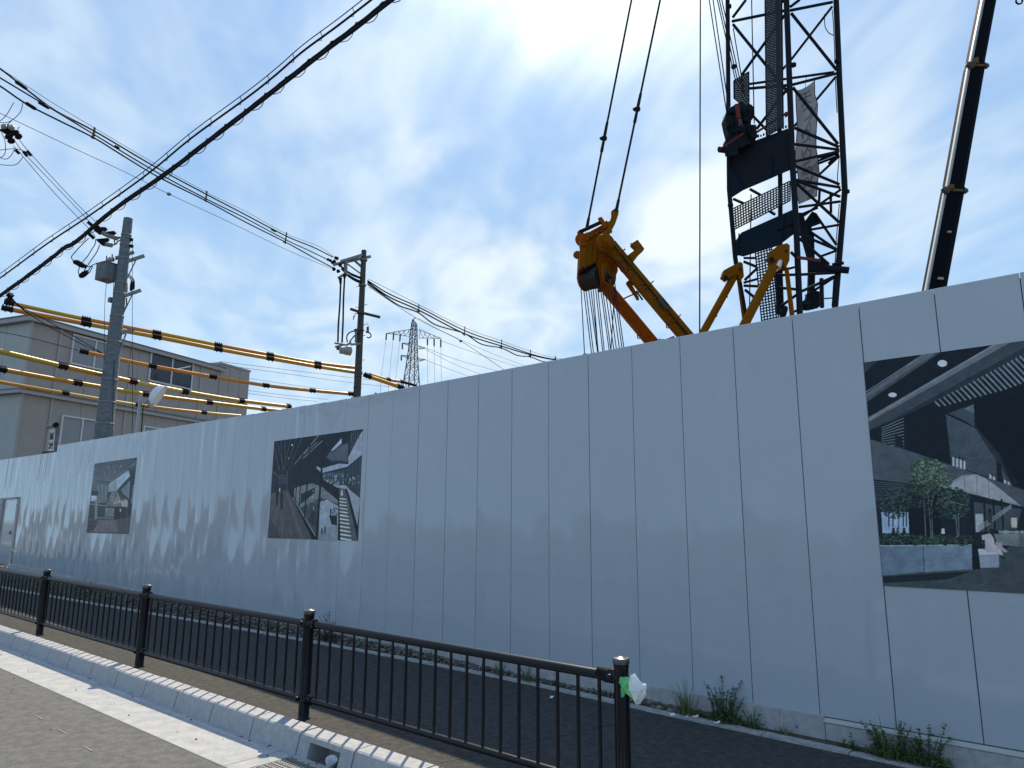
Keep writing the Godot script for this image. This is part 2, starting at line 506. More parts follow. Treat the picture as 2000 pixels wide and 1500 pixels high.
func make_ground() -> void:
	var g := struct("ground")
	var st := ST()
	st.set_smooth_group(-1)
	for k in [[6.8, 900.0], [-14.0, -900.0]]:          # beyond the hoarding, and beyond the street
		for i in range(-6, 6):
			var xs := [-900, -400, -200, -100, -60, -20, 0, 20, 60, 100, 200, 400, 900]
			quad(st, S(xs[i + 6], k[0], -0.02), S(xs[i + 6], k[1], -0.02), S(xs[i + 7], k[1], -0.02), S(xs[i + 7], k[0], -0.02))
	part("ground_sheet", st, MT.field, g)
	var road := struct("road")
	sheet("road_surface", -80, 60, -5.0, 2.656, -0.056, MT.road, road, 14)
	# a pale scrape along the lane and a few joints
	var sc := ST()
	sc.set_smooth_group(-1)
	var mk := mat(Color(0.26, 0.26, 0.25), 0.9)
	for q in [[-6.77, -6.59, 2.276], [-6.2, -6.04, 2.257], [-5.65, -5.5, 2.225], [-5.03, -4.42, 2.19], [-4.99, -4.8, 2.17], [-7.8, -7.66, 2.30]]:
		quad(sc, S(q[0], q[2], -0.052), S(q[0], q[2] + 0.004, -0.052), S(q[1], q[2] + 0.006, -0.052), S(q[1], q[2] - 0.004, -0.052))
	part("scrape_mark", sc, mk, road)
	var gut := struct("gutter")
	var edges := [-40.0, -34.0, -28.0, -22.0, -16.0, -10.0, -4.57, -3.67, 2.0, 8.0, 14.0, 20.0, 40.0]
	for i in edges.size() - 1:
		if i == 6: continue                            # the drain stands in this bay
		sheet("gutter_slab", edges[i] + 0.003, edges[i + 1] - 0.003, 2.656, 3.09, -0.050, MT.gutter, gut, 3)
	var rim := ST()
	for q in [[-4.567, -4.42, 2.656, 3.09], [-3.78, -3.673, 2.656, 3.09], [-4.42, -3.78, 2.656, 2.70], [-4.42, -3.78, 3.045, 3.09]]:
		rim.set_smooth_group(-1)
		quad(rim, S(q[0], q[2], -0.05), S(q[0], q[3], -0.05), S(q[1], q[3], -0.05), S(q[1], q[2], -0.05))
	part("gutter_slab", rim, MT.gutter, gut)
	var kerb := struct("kerb")
	# the joint positions seen in the photo: one stone is the drain inlet
	var off: float = -4.43
	var first := off - 0.574 * 64
	for i in 110:
		var a := first + 0.574 * i
		var b := a + 0.574
		var kst := ST()
		var j := rng.randf_range(-0.004, 0.003)
		if absf(a - off) < 0.01:                         # the inlet stone: an opening in its face
			var o0 := -4.309
			var o1 := -3.985
			kerb_block(kst, a, o0 + 0.006, j)
			kerb_block(kst, o1 - 0.006, b, j)
			var pr := [[3.112, 0.047], [3.116, 0.064], [3.121, 0.078], [3.134, 0.087], [3.258, 0.089], [3.268, 0.080], [3.268, 0.047]]
			kst.set_smooth_group(-1)
			for k in pr.size() - 1:
				quad(kst, S(o0, pr[k][0], pr[k][1] + j), S(o0, pr[k + 1][0], pr[k + 1][1] + j), S(o1, pr[k + 1][0], pr[k + 1][1] + j), S(o1, pr[k][0], pr[k][1] + j))
			quad(kst, S(o0, 3.112, 0.047 + j), S(o1, 3.112, 0.047 + j), S(o1, 3.268, 0.047 + j), S(o0, 3.268, 0.047 + j))
			quad(kst, S(o0, 3.267, -0.3), S(o0, 3.267, 0.05), S(o1, 3.267, 0.05), S(o1, 3.267, -0.3))
			quad(kst, S(o0, 3.08, -0.09), S(o0, 3.27, -0.09), S(o1, 3.27, -0.09), S(o1, 3.08, -0.09))
		else:
			kerb_block(kst, a, b, j)
		part("kerb_stone", kst, MT.kerb, kerb)
	var jst := ST()                                      # earth-dark mortar in the joints
	for i in 109:
		var a := first + 0.574 * (i + 1)
		var v := []
		for y in [-0.2, 0.078]:
			v.append(S(a - 0.009, 3.10 if y < 0 else 3.135, y)); v.append(S(a + 0.009, 3.10 if y < 0 else 3.135, y)); v.append(S(a + 0.009, 3.26, y)); v.append(S(a - 0.009, 3.26, y))
		hexa(jst, v)
	meta(part("joint_mortar", jst, MT.soil, kerb), "", "", "", "stuff")
	var walk := struct("pavement")
	var wst := ST()
	wst.set_smooth_group(-1)
	var ss := -60.0
	while ss < 20.0:
		var e := minf(ss + 0.5, 20.0)
		quad(wst, S(ss, 3.262, -0.004), S(ss, edge_d(ss), -0.004), S(e, edge_d(e), -0.004), S(e, 3.262, -0.004))
		ss = e
	part("asphalt_surface", wst, MT.walk, walk)
	var back_strip := ST()                                     # dark strip along the back of the kerb, broader near one post
	back_strip.set_smooth_group(-1)
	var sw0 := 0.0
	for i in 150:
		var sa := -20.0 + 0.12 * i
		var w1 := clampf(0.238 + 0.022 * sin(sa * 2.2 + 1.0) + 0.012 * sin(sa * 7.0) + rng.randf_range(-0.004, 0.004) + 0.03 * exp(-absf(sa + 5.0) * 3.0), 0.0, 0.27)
		if i > 0: quad(back_strip, S(sa - 0.12, 3.266, 0.0), S(sa - 0.12, 3.266 + sw0, 0.0), S(sa, 3.266 + w1, 0.0), S(sa, 3.266, 0.0))
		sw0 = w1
	part("kerb_back_strip", back_strip, MT.strip_dark, walk)
	var crack := ST()                                    # a saw joint that runs across
	crack.set_smooth_group(-1)
	var prev := Vector3.ZERO
	for i in 13:
		var t := float(i) / 12.0
		var p := S(lerpf(-3.05, -3.55, t) + rng.randf_range(-0.012, 0.012), lerpf(5.52, 3.3, t), 0.0)
		if i > 0:
			quad(crack, prev - SE * 0.003, prev + SE * 0.003, p + SE * 0.003, p - SE * 0.003)
		prev = p
	part("crack", crack, MT.dark_gap, walk)
	var es := -40.0
	while es < 14.0:
		var e2 := es + 0.6
		var est := ST()
		var d0 := edge_d(es + 0.003)
		var d1 := edge_d(e2 - 0.003)
		var k := rng.randf_range(-0.003, 0.003)
		var v := []
		for y in [-0.12, 0.008 + k]:
			v.append(S(es + 0.003, d0, y)); v.append(S(e2 - 0.003, d1, y)); v.append(S(e2 - 0.003, d1 + 0.10, y)); v.append(S(es + 0.003, d0 + 0.10, y))
		hexa(est, v)
		part("edging_stone", est, MT.edging, walk)
		es = e2
	# the strip of earth and gravel under the hoarding
	var bed := ST()
	var prevs := []
	ss = -40.0
	while ss <= 12.0:
		var d0 := edge_d(ss) + 0.098
		var d1 := (5.62 + ss * 0.04362 * -1.0)
		var row := []
		for k in 7:
			var t := k / 6.0
			row.append(S(ss, lerpf(d0, maxf(d1, d0 + 0.05) + 0.1, t), 0.002 + (0.03 * sin(t * PI) + 0.045 * t * clampf((-ss - 3.0) / 4.0, 0.0, 1.0)) * (0.7 + 0.5 * sin(ss * 2.3) * sin(ss * 0.9 + k))))
		if prevs:
			bed.set_smooth_group(1)
			for k in 6: quad(bed, prevs[k], prevs[k + 1], row[k + 1], row[k])
		prevs = row
		ss += 0.25
	var bedn := part("verge_soil", bed, MT.soil)
	meta(bedn, "", "", "", "structure")
	# loose stones on it
	var stone := SphereMesh.new()
	stone.radius = 0.5; stone.height = 0.8; stone.radial_segments = 6; stone.rings = 3
	var mm := MultiMesh.new()
	mm.transform_format = MultiMesh.TRANSFORM_3D
	mm.use_colors = true
	mm.mesh = stone
	var N := 7000
	mm.instance_count = N
	for i in N:
		var t := rng.randf()
		var s2 := lerpf(-19.0, -2.4, pow(t, 0.75)) 
		var d0 := edge_d(s2) + 0.11
		var d1 := 5.66 - s2 * 0.04362
		var f := rng.randf()
		var d := lerpf(d0, d1, f)
		var r := 0.008 + 0.028 * pow(rng.randf(), 3.0)
		var bs := Basis.from_euler(Vector3(rng.randf() * 0.7, rng.randf() * TAU, rng.randf() * 0.7)).scaled(Vector3(r * rng.randf_range(1.2, 2.2), r * rng.randf_range(0.9, 1.5), r * rng.randf_range(1.2, 2.2)))
		mm.set_instance_transform(i, Transform3D(bs, S(s2, d, 0.012 + 0.03 * sin(f * PI) + 0.04 * f * clampf((-s2 - 3.0) / 4.0, 0.0, 1.0))))
		var v := rng.randf_range(0.25, 1.15)
		mm.set_instance_color(i, Color(v, v * rng.randf_range(0.9, 1.0), v * rng.randf_range(0.78, 0.98)))
	var gm := MultiMeshInstance3D.new()
	gm.name = "gravel"
	gm.multimesh = mm
	gm.material_override = MT.gravel
	add_child(gm)
	meta(gm, "loose gravel and crumbs of stone along the foot of the white hoarding", "gravel", "", "stuff")
	# grit and dead leaves in the gutter
	var m2 := MultiMesh.new()
	m2.transform_format = MultiMesh.TRANSFORM_3D
	m2.mesh = stone
	m2.instance_count = 150
	for i in 150:
		var near := rng.randf() < 0.45
		var s3 := rng.randf_range(-10.5, -3.4)
		var d := rng.randf_range(2.70, 3.05) if not near else 3.075 - 0.05 * rng.randf()
		if rng.randf() < 0.15: d = rng.randf_range(1.5, 2.62)
		var r := 0.003 + 0.011 * pow(rng.randf(), 4.0)
		m2.set_instance_transform(i, Transform3D(Basis.from_euler(Vector3(0, rng.randf() * TAU, 0)).scaled(Vector3(r * 2.0, r * 1.1, r * 1.4)), S(s3, d, -0.049 if d > 2.66 else -0.054)))
	var gr := MultiMeshInstance3D.new()
	gr.name = "grit"
	gr.multimesh = m2
	gr.material_override = MT.crumb
	add_child(gr)
	meta(gr, "dark grit and dead leaf crumbs scattered over the pale gutter", "grit", "", "stuff")
	# the far side of the street, behind the viewer
	var opp := struct("far_pavement")
	sheet("paving_surface", -80, 60, -8.2, -5.15, 0.0, MT.walk, opp, 14)
	for i in 40:
		var kst := ST()
		var a := -40.0 + 1.5 * i
		var v := []
		for y in [-0.2, 0.002]:
			v.append(S(a + 0.004, -5.15, y)); v.append(S(a + 1.496, -5.15, y)); v.append(S(a + 1.496, -5.0, y)); v.append(S(a + 0.004, -5.0, y))
		hexa(kst, v)
		part("kerb_stone", kst, MT.kerb, opp)
	sheet("yard_surface", -80, 60, -14.2, -8.2, -0.01, MT.field, opp, 14)

# ---------- the hoarding ----------
func wall_lift(x: float) -> float:
	return maxf(0.0, -8.0 - x) * 0.0168
const P_TOP := 3.141
const P_LOW := 0.167
func make_hoarding() -> void:
	var w := thing("construction_hoarding", "long glossy white sheet panel hoarding along the pavement", "hoarding", "", Vector3(-8, 0, WALL_Z))
	var k := 0
	for i in range(-36, 26):
		var x0 := -7.576 + 0.5 * i
		var x1 := x0 + 0.5
		var lift := wall_lift(x0 + 0.25)
		var top := P_TOP + lift
		if x0 < -20.3: top -= 0.16
		var low := P_LOW + lift
		if x0 < -22.9 and x1 > -24.2: low = 2.15
		var far := 1 if x0 < -7.6 else 0
		# joints between the sheets: open and dark on the right, tight on the left
		var gap := 0.0024 if x0 > -7.3 else 0.0012
		if x1 > -2.2: gap = 0.0028
		var st := ST()
		st.set_smooth_group(-1)
		var e := 0.004
		var z := WALL_Z + rng.randf_range(-0.0012, 0.0012)
		var a := x0 + gap
		var b := x1 - gap
		var o := [[a, low], [b, low], [b, top], [a, top]]
		var q := [[a + e, low + e], [b - e, low + e], [b - e, top - e], [a + e, top - e]]
		var f := []
		var r := []
		var back := []
		for t in 4:
			f.append(Vector3(q[t][0], q[t][1], z)); r.append(Vector3(o[t][0], o[t][1], z - 0.003)); back.append(Vector3(o[t][0], o[t][1], z - 0.028))
		for tr in [[3, 2, 1], [3, 1, 0]]:
			for id in tr:
				st.set_uv(Vector2(f[id].x - x0, -f[id].y))
				st.add_vertex(f[id])
		for t in 4:
			var n := (t + 1) % 4
			for v in [f[t], f[n], r[n], f[t], r[n], r[t], r[t], r[n], back[n], r[t], back[n], back[t]]:
				st.set_uv(Vector2(v.x - x0, -v.y))
				st.add_vertex(v)
		var m := fin(st)
		st = SurfaceTool.new()
		st.create_from(m, 0)
		st.generate_tangents()
		var node := mesh_node("panel", st.commit(), MT["panel_%d_%d" % [far, (k * 7 + k / 3) % 4]], w)
		node.position = -w.position
		k += 1
		# the posts and rails that carry the sheets
		if i % 4 == 0:
			var ps := ST()
			beam(ps, Vector3(x0, -0.1, WALL_Z - 0.10), Vector3(x0, top - 0.05, WALL_Z - 0.10), 0.06, 0.06, Vector3.BACK)
			part("post", ps, MT.galv, w)
	for seg in [[-25.5, -20.3, -0.2], [-20.3, -8.0, 0.0], [-8.0, 5.4, 0.0]]:
		var bs := ST()
		bs.set_smooth_group(-1)
		var z := WALL_Z - 0.031
		var l0 := wall_lift(seg[0])
		var l1 := wall_lift(seg[1])
		quad(bs, Vector3(seg[0], P_LOW + l0 + 0.01, z), Vector3(seg[1], P_LOW + l1 + 0.01, z), Vector3(seg[1], P_TOP + l1 - 0.03 + seg[2], z), Vector3(seg[0], P_TOP + l0 - 0.03 + seg[2], z))
		if seg[0] > -25.0: part("backing_sheet", bs, MT.dark_gap, w)
		for y in [0.5, 1.7, 2.9]:
			var rs := ST()
			beam(rs, Vector3(seg[0], y + l0, WALL_Z - 0.055), Vector3(seg[1], y + l1, WALL_Z - 0.055), 0.04, 0.045)
			part("rail", rs, MT.galv, w)
	# the door at the far end
	var ds := ST()
	var dl := wall_lift(-23.5)
	box(ds, Vector3(-23.52, 1.17 + dl * 0.6, WALL_Z - 0.03), Vector3(1.16, 1.84, 0.04))
	var door := part("door", ds, MT.panel_1_2, w)
	var hs := ST()
	box(hs, Vector3(-23.03, 1.23, WALL_Z + 0.02), Vector3(0.03, 0.10, 0.02))
	beam(hs, Vector3(-23.03, 1.21, WALL_Z + 0.045), Vector3(-23.15, 1.21, WALL_Z + 0.045), 0.016, 0.02)
	box(hs, Vector3(-23.03, 1.21, WALL_Z + 0.035), Vector3(0.02, 0.02, 0.03))
	part("handle", hs, MT.iron, door)
	var fs := ST()
	beam(fs, Vector3(-24.2, 2.13, WALL_Z + 0.006), Vector3(-22.85, 2.13, WALL_Z + 0.006), 0.05, 0.05)
	beam(fs, Vector3(-24.16, 0.25, WALL_Z + 0.006), Vector3(-24.16, 2.1, WALL_Z + 0.006), 0.09, 0.05, Vector3.BACK)
	part("door_frame", fs, MT.trim, w)
	var no := ST()
	box(no, Vector3(-23.9, 1.93, WALL_Z - 0.008), Vector3(0.12, 0.16, 0.004))
	part("notice", no, MT.white, w)
	# boards that close the gap under the sheets
	var x := -22.8
	while x < -2.36:
		var x1 := minf(x + 0.905, -2.36)
		var bst := ST()
		var lo := minf(ground(x), ground(x1)) - 0.06
		var hi := P_LOW + wall_lift(x + 0.4) + 0.004
		bevel_box(bst, Vector3((x + x1) * 0.5, (lo + hi) * 0.5, WALL_Z + 0.014 + rng.randf_range(-0.003, 0.003)), Vector3(x1 - x - 0.005, hi - lo, 0.024), 0.003)
		var bn := part("base_board", bst, MT.board, w)
		for q in 2:
			var sc := ST()
			lathe(sc, Vector3(x + 0.2 + 0.45 * q, hi - 0.04 - 0.06 * q, WALL_Z + 0.0255), Vector3.BACK, [[0.006, 0], [0.006, 0.004], [0.003, 0.006]], 8)
			part("screw", sc, MT.iron, bn)
		x = x1
	var end := ST()
	bevel_box(end, Vector3(-2.20, 0.06, WALL_Z + 0.004), Vector3(0.312, 0.23, 0.03), 0.003)
	box(end, Vector3(-2.2, 0.08, WALL_Z - 0.055), Vector3(0.33, 0.34, 0.03))  # added unseen box behind the sheets, stops sun leaking under them
	part("base_board", end, MT.footing, w)
	x = -2.045
	while x < 5.0:
		var bst := ST()
		bevel_box(bst, Vector3(x + 1.0, 0.02, WALL_Z - 0.01), Vector3(1.994, 0.22, 0.05), 0.004)
		box(bst, Vector3(x + 1.0, 0.08, WALL_Z - 0.055), Vector3(2.0, 0.34, 0.03))  # hidden box added behind the footing to block sun through the gap
		part("footing", bst, MT.footing, w)
		var fl := ST()
		fl.set_smooth_group(-1)
		var pr := [[0.163, 0.002], [0.160, 0.010], [0.138, 0.020], [0.134, 0.020], [0.133, 0.006]]
		for t in pr.size() - 1:
			quad(fl, Vector3(x, pr[t][0], WALL_Z + pr[t][1]), Vector3(x, pr[t + 1][0], WALL_Z + pr[t + 1][1]), Vector3(x + 1.985, pr[t + 1][0], WALL_Z + pr[t + 1][1]), Vector3(x + 1.985, pr[t][0], WALL_Z + pr[t][1]))
		for cx in [0.35, 1.5]:
			box(fl, Vector3(x + cx, 0.147, WALL_Z + 0.018), Vector3(0.012, 0.026, 0.006))
		part("drip_flashing", fl, MT.flash, w)
		x += 2.0
	# studs along the top edge
	for px in [1287, 735, 160, 690, 1140]:
		var p := on_wall(px, 690)
		var sst := ST()
		lathe(sst, Vector3(p.x, P_TOP + wall_lift(p.x) - 0.01, WALL_Z - 0.02), Vector3.UP, [[0.02, 0], [0.02, 0.02], [0.01, 0.03]], 8)
		part("stud", sst, MT.galv, w)

# ---------- printed pictures on the hoarding ----------
var pim: Image
var prect: Rect2       # metres on the wall: x, top y (down is +)
func ink(r: float, g: float, b: float) -> Color:
	# the colour of the print itself: the photographed colour over that of the white sheet beside it
	var c := Color(r / 255.0, g / 255.0, b / 255.0).srgb_to_linear()
	var w := Color(112 / 255.0, 130 / 255.0, 149 / 255.0).srgb_to_linear()
	var o := Vector3(c.r / w.r * 0.60, c.g / w.g * 0.64, c.b / w.b * 0.66)
	var y := o.x * 0.3 + o.y * 0.55 + o.z * 0.15
	o = o.lerp(Vector3(y, y, y), 0.42)
	return Color(clampf(o.x, 0.004, 0.9), clampf(o.y, 0.004, 0.9), clampf(o.z, 0.004, 0.9)).linear_to_srgb()
func pmap(x: float, y: float) -> Vector2:
	var p := on_wall(x, y)
	return Vector2((p.x - prect.position.x) / prect.size.x * pim.get_width(), (prect.position.y - p.y) / prect.size.y * pim.get_height())
func fill(q: PackedVector2Array, c: Color) -> void:
	var y0 := INF
	var y1 := -INF
	for v in q:
		y0 = minf(y0, v.y); y1 = maxf(y1, v.y)
	for y in range(maxi(int(y0), 0), mini(int(y1) + 1, pim.get_height())):
		var xs := []
		var yc := y + 0.5
		for i in q.size():
			var a := q[i]
			var b := q[(i + 1) % q.size()]
			if (a.y <= yc) != (b.y <= yc):
				xs.append(a.x + (yc - a.y) / (b.y - a.y) * (b.x - a.x))
		xs.sort()
		for k in range(0, xs.size() - 1, 2):
			var x0 := maxi(roundi(xs[k]), 0)
			var n := mini(roundi(xs[k + 1]), pim.get_width()) - x0
			if n > 0: pim.fill_rect(Rect2i(x0, y, n, 1), c)
var pk: Array          # crop origin and scale
func P(a: Array, r: float, g: float, b: float) -> void:
	var q := PackedVector2Array()
	for i in range(0, a.size(), 2):
		q.append(pmap(pk[0] + a[i] / pk[2], pk[1] + a[i + 1] / pk[2]))
	fill(q, ink(r, g, b))
func L(a: Array, w: float, r: float, g: float, b: float) -> void:     # a stroke of width w (crop pixels)
	for i in range(0, a.size() - 2, 2):
		var p := Vector2(a[i], a[i + 1])
		var q := Vector2(a[i + 2], a[i + 3])
		var n := (q - p).orthogonal().normalized() * w * 0.5
		P([p.x + n.x, p.y + n.y, q.x + n.x, q.y + n.y, q.x - n.x, q.y - n.y, p.x - n.x, p.y - n.y], r, g, b)
func Dt(x: float, y: float, rx: float, ry: float, r: float, g: float, b: float) -> void:
	var a := []
	for i in 14:
		a.append(x + cos(TAU * i / 14.0) * rx); a.append(y + sin(TAU * i / 14.0) * ry)
	P(a, r, g, b)
func tone(v: float, r: float, g: float, b: float) -> Array:
	return [r * v, g * v, b * v]
func leafage(x: float, y: float, rx: float, ry: float, n: int, lo: Array, hi: Array) -> void:
	for i in n:
		var t := rng.randf() * TAU
		var k := sqrt(rng.randf())
		var m := rng.randf()
		var q := pow(m, 1.6)
		var px := x + cos(t) * k * rx
		var py := y + sin(t) * k * ry
		var s := rng.randf_range(4.0, 9.5)
		P([px - s, py, px, py - s * 0.5, px + s, py + s * 0.2, px, py + s * 0.6], lerpf(lo[0], hi[0], q), lerpf(lo[1], hi[1], q), lerpf(lo[2], hi[2], q))
func poster(label: String, x0: float, x1: float, y0: float, y1: float) -> void:
	var t := thing("printed_poster", label, "poster", "printed pictures on the hoarding", Vector3((x0 + x1) * 0.5, (y0 + y1) * 0.5, WALL_Z + 0.0035))
	var st := ST()
	var hx := (x1 - x0) * 0.5
	var hy := (y1 - y0) * 0.5
	st.set_smooth_group(-1)
	var c := [Vector3(-hx, -hy, 0), Vector3(hx, -hy, 0), Vector3(hx, hy, 0), Vector3(-hx, hy, 0)]
	var uv := [Vector2(0, 1), Vector2(1, 1), Vector2(1, 0), Vector2(0, 0)]
	for id in [3, 2, 1, 3, 1, 0]:
		st.set_uv(uv[id]); st.add_vertex(c[id])
	var m := mat(Color.WHITE, 0.45)
	m.metallic_specular = 0.3
	# soften the drawing and give the print uneven tone and grain
	var w := pim.get_width()
	var h := pim.get_height()
	var soft: Image = pim.duplicate()
	soft.resize(w / 3, h / 3, Image.INTERPOLATE_LANCZOS)
	soft.resize(w, h, Image.INTERPOLATE_CUBIC)
	var big := layer(noise(0.02, 5, 300 + w), w, h)
	var gr := layer(noise(0.25, 3, 301 + w), w, h)
	for py in h:
		for px in w:
			var v := pim.get_pixel(px, py).lerp(soft.get_pixel(px, py), 0.65)
			var k := 1.0 + (big[py * w + px] / 255.0 - 0.5) * 0.22 + (gr[py * w + px] / 255.0 - 0.5) * 0.35
			pim.set_pixel(px, py, Color(v.r * k, v.g * k, v.b * k))
	m.albedo_texture = ImageTexture.create_from_image(pim)
	mesh_node("print", fin(st), m, t)
	var eb := ST()
	box(eb, Vector3(0, 0, -0.0025), Vector3(hx * 2, hy * 2, 0.0028))
	mesh_node("backing", fin(eb), MT.white, t)
func start(w: int, h: int, x0: float, x1: float, y0: float, y1: float, k: Array) -> void:
	pim = Image.create(w, h, false, Image.FORMAT_RGB8)
	prect = Rect2(x0, y1, x1 - x0, y1 - y0)
	pk = k

func make_posters() -> void:
	# --- the near one: a hall with beams, a tree in a planter and a seated visitor
	var X0 := -1.576
	var X1 := 0.924
	start(1280, 816, X0, X1, 1.094, 2.683, [1650, 640, 2.777])
	P([90, 100, 2600, 0, 2600, 1600, 90, 1600], 9, 24, 38)
	P([100, 185, 1500, -150, 1500, 700, 130, 560], 6, 22, 36)
	P([105, 190, 185, 175, 108, 245], 28, 45, 60)
	P([112, 360, 440, 138, 525, 130, 118, 405], 62, 76, 92)
	P([114, 385, 500, 133, 525, 130, 118, 405], 44, 58, 74)
	L([112, 352, 435, 140], 5, 84, 98, 112)
	P([122, 490, 805, 92, 1400, -250, 1400, -190, 127, 520], 70, 84, 99)
	P([125, 515, 900, 80, 1400, -200, 1400, -60, 130, 560], 38, 53, 68)
	P([135, 565, 970, 110, 1500, -150, 1500, -60, 480, 405], 22, 38, 52)
	L([118, 505, 800, 100, 1400, -230], 5, 95, 108, 122)
	for i in 40:                                         # the slatted soffit
		var x := 490.0 + 23.0 * i
		var y := 400.0 - 12.3 * i
		var n := 30.0 + 4.6 * i
		L([x, y, x + n, y + n * 1.05], 9 + i * 0.12, 78, 97, 112)
		L([x + 9, y - 2, x + 9 + n, y + n * 1.05 - 2], 6, 12, 30, 44)
	P([560, 465, 700, 415, 705, 540, 640, 500], 36, 58, 72)
	P([650, 440, 700, 415, 703, 465], 62, 82, 98)
	Dt(530, 194, 27, 19, 158, 172, 190)
	Dt(260, 365, 23, 13, 145, 160, 180)
	P([700, 400, 1000, 290, 2400, -150, 2400, 1000, 960, 880, 860, 700, 720, 580], 5, 19, 32)
	P([320, 490, 540, 420, 575, 745, 335, 670], 8, 22, 36)
	P([545, 470, 720, 545, 840, 690, 905, 850, 575, 745], 22, 38, 52)
	for i in 26:                                         # louvres of the far wall
		L([550 + i * 1.2, 475 + i * 10.5, 715 + i * 7.6, 555 + i * 11.8], 4.0, 66, 84, 100)
	for i in 10: L([200, 545 + i * 12, 322, 490 + i * 18], 5, 72, 90, 104)
	P([273, 585, 312, 590, 318, 660, 275, 640], 12, 28, 42)
	for q in [[580, 700, 655, 740], [780, 790, 820, 820], [860, 820, 905, 850]]:
		P([q[0], q[1], q[2], q[1] + 25, q[2], q[3] + 30, q[0], q[1] + 55], 118, 136, 152)
		for k in 4: L([q[0] + 20 * k, q[1], q[0] + 20 * k, q[1] + 75], 5, 14, 30, 44)
	P([820, 725, 848, 740, 858, 840, 828, 825], 10, 26, 40)
	# the long parapet
	P([138, 605, 340, 665, 970, 880, 2400, 1080, 2400, 1180, 965, 972, 560, 870, 150, 825], 48, 63, 78)
	P([530, 865, 640, 800, 720, 795, 800, 840, 960, 968, 690, 918], 96, 108, 122)
	P([560, 850, 700, 797, 760, 815, 860, 890, 940, 955, 800, 930], 108, 119, 132)
	for x in [190, 338, 560, 648, 715, 780]: L([x, 640 + (x - 190) * 0.31, x + 6, 825 + (x - 190) * 0.2], 2, 38, 52, 66)
	# below it: glazed rooms and stairs
	P([155, 822, 560, 870, 960, 970, 2400, 1180, 2400, 1300, 690, 1180, 190, 1130], 13, 28, 40)
	for i in 9: L([160, 835 + 13 * i, 330, 850 + 8 * i], 5, 48, 66, 80)
	P([198, 1000, 345, 1000, 350, 1115, 205, 1115], 96, 132, 172)
	for x in [240, 262, 292, 318, 335]: L([x, 1000, x, 1080], 7, 30, 46, 60)
	P([345, 860, 520, 880, 520, 1130, 352, 1120], 8, 20, 32)
	P([700, 945, 960, 985, 930, 1095, 705, 1110], 40, 56, 68)
	P([708, 1010, 750, 1010, 756, 1090, 712, 1110], 120, 132, 142)
	for x in [690, 755, 805, 850]: L([x, 930, x + 12, 1120], 9, 8, 22, 34)
	for k in 3: L([720, 1110 - 14 * k, 905, 975 - 8 * k], 6, 84, 100, 112)
	P([900, 1030, 935, 1030, 935, 1085, 905, 1085], 128, 132, 120)
	# floor
	P([205, 1345, 700, 1300, 930, 1165, 2400, 1200, 2400, 1700, 210, 1420], 40, 55, 64)
	for i in 500:
		var x := rng.randf_range(210, 1300)
		var y := rng.randf_range(1190, 1460)
		var v := rng.randf_range(0.8, 1.25)
		if y > 1340 - (x - 210) * 0.2: P([x, y, x + 26, y - 2, x + 26, y + 2, x, y + 3], 40 * v, 55 * v, 64 * v)
	P([206, 1350, 690, 1320, 560, 1365, 212, 1385], 16, 30, 42)
	# planter, counter, bench
	P([190, 1185, 425, 1180, 430, 1325, 203, 1345], 62, 88, 116)
	P([427, 1180, 690, 1180, 692, 1310, 434, 1326], 70, 96, 124)
	for i in 120:
		var y := rng.randf_range(1190, 1320)
		var x := rng.randf_range(195, 640)
		L([x, y, x + 50, y - 1], 1.6, rng.randf_range(52, 84), rng.randf_range(78, 108), rng.randf_range(106, 138))
	L([186, 1183, 690, 1178], 6, 96, 122, 146)
	P([690, 1240, 740, 1245, 735, 1310, 695, 1312], 10, 22, 32)
	P([808, 1118, 972, 1115, 2300, 1130, 2300, 1190, 960, 1188, 830, 1178], 76, 90, 100)
	P([945, 1118, 972, 1115, 972, 1188, 948, 1188], 58, 72, 84)
	for i in 18: Dt(840 + 8 * i, 1108, 5, rng.randf_range(4, 12), 96, 110, 116)
	P([722, 1200, 770, 1196, 836, 1225, 838, 1300, 735, 1303, 728, 1235], 92, 108, 132)
	P([722, 1200, 770, 1196, 838, 1226, 730, 1232], 128, 142, 162)
	# a seated visitor in pale clothes
	P([742, 1125, 790, 1115, 808, 1140, 815, 1175, 835, 1190, 860, 1225, 850, 1240, 822, 1218, 770, 1220, 748, 1195], 122, 122, 132)
	P([815, 1160, 850, 1165, 858, 1190, 885, 1215, 870, 1220, 830, 1195], 108, 108, 116)
	Dt(798, 1105, 14, 17, 22, 28, 34)
	P([745, 1150, 760, 1150, 762, 1200, 748, 1200], 20, 30, 40)
	L([840, 1235, 870, 1255], 9, 16, 24, 32)
	Dt(787, 995, 10, 14, 18, 26, 34)
	P([775, 1005, 800, 1005, 800, 1060, 778, 1060], 34, 42, 52)
	P([525, 1090, 540, 1088, 544, 1118, 524, 1118], 150, 158, 168)
	for q in [[265, 1100], [290, 1098], [322, 1100]]:
		Dt(q[0], q[1] - 8, 7, 8, 10, 18, 26); P([q[0] - 9, q[1], q[0] + 9, q[1], q[0] + 10, q[1] + 18, q[0] - 10, q[1] + 18], 18, 28, 38)
	# trees and shrubs of the planter
	for q in [[440, 1140, 430, 930, 418, 800], [470, 1140, 455, 940, 450, 760], [478, 1140, 470, 960, 495, 850], [300, 1140, 288, 1010, 250, 920], [290, 1140, 296, 1000, 330, 900], [612, 1140, 602, 1010, 570, 930], [620, 1140, 616, 1000, 650, 940]]:
		L(q, 5, 74, 88, 96)
	leafage(270, 950, 90, 85, 420, [10, 28, 36], [44, 78, 66])
	leafage(400, 900, 95, 80, 420, [10, 28, 36], [40, 70, 62])
	leafage(440, 850, 90, 70, 380, [12, 32, 36], [60, 92, 70])
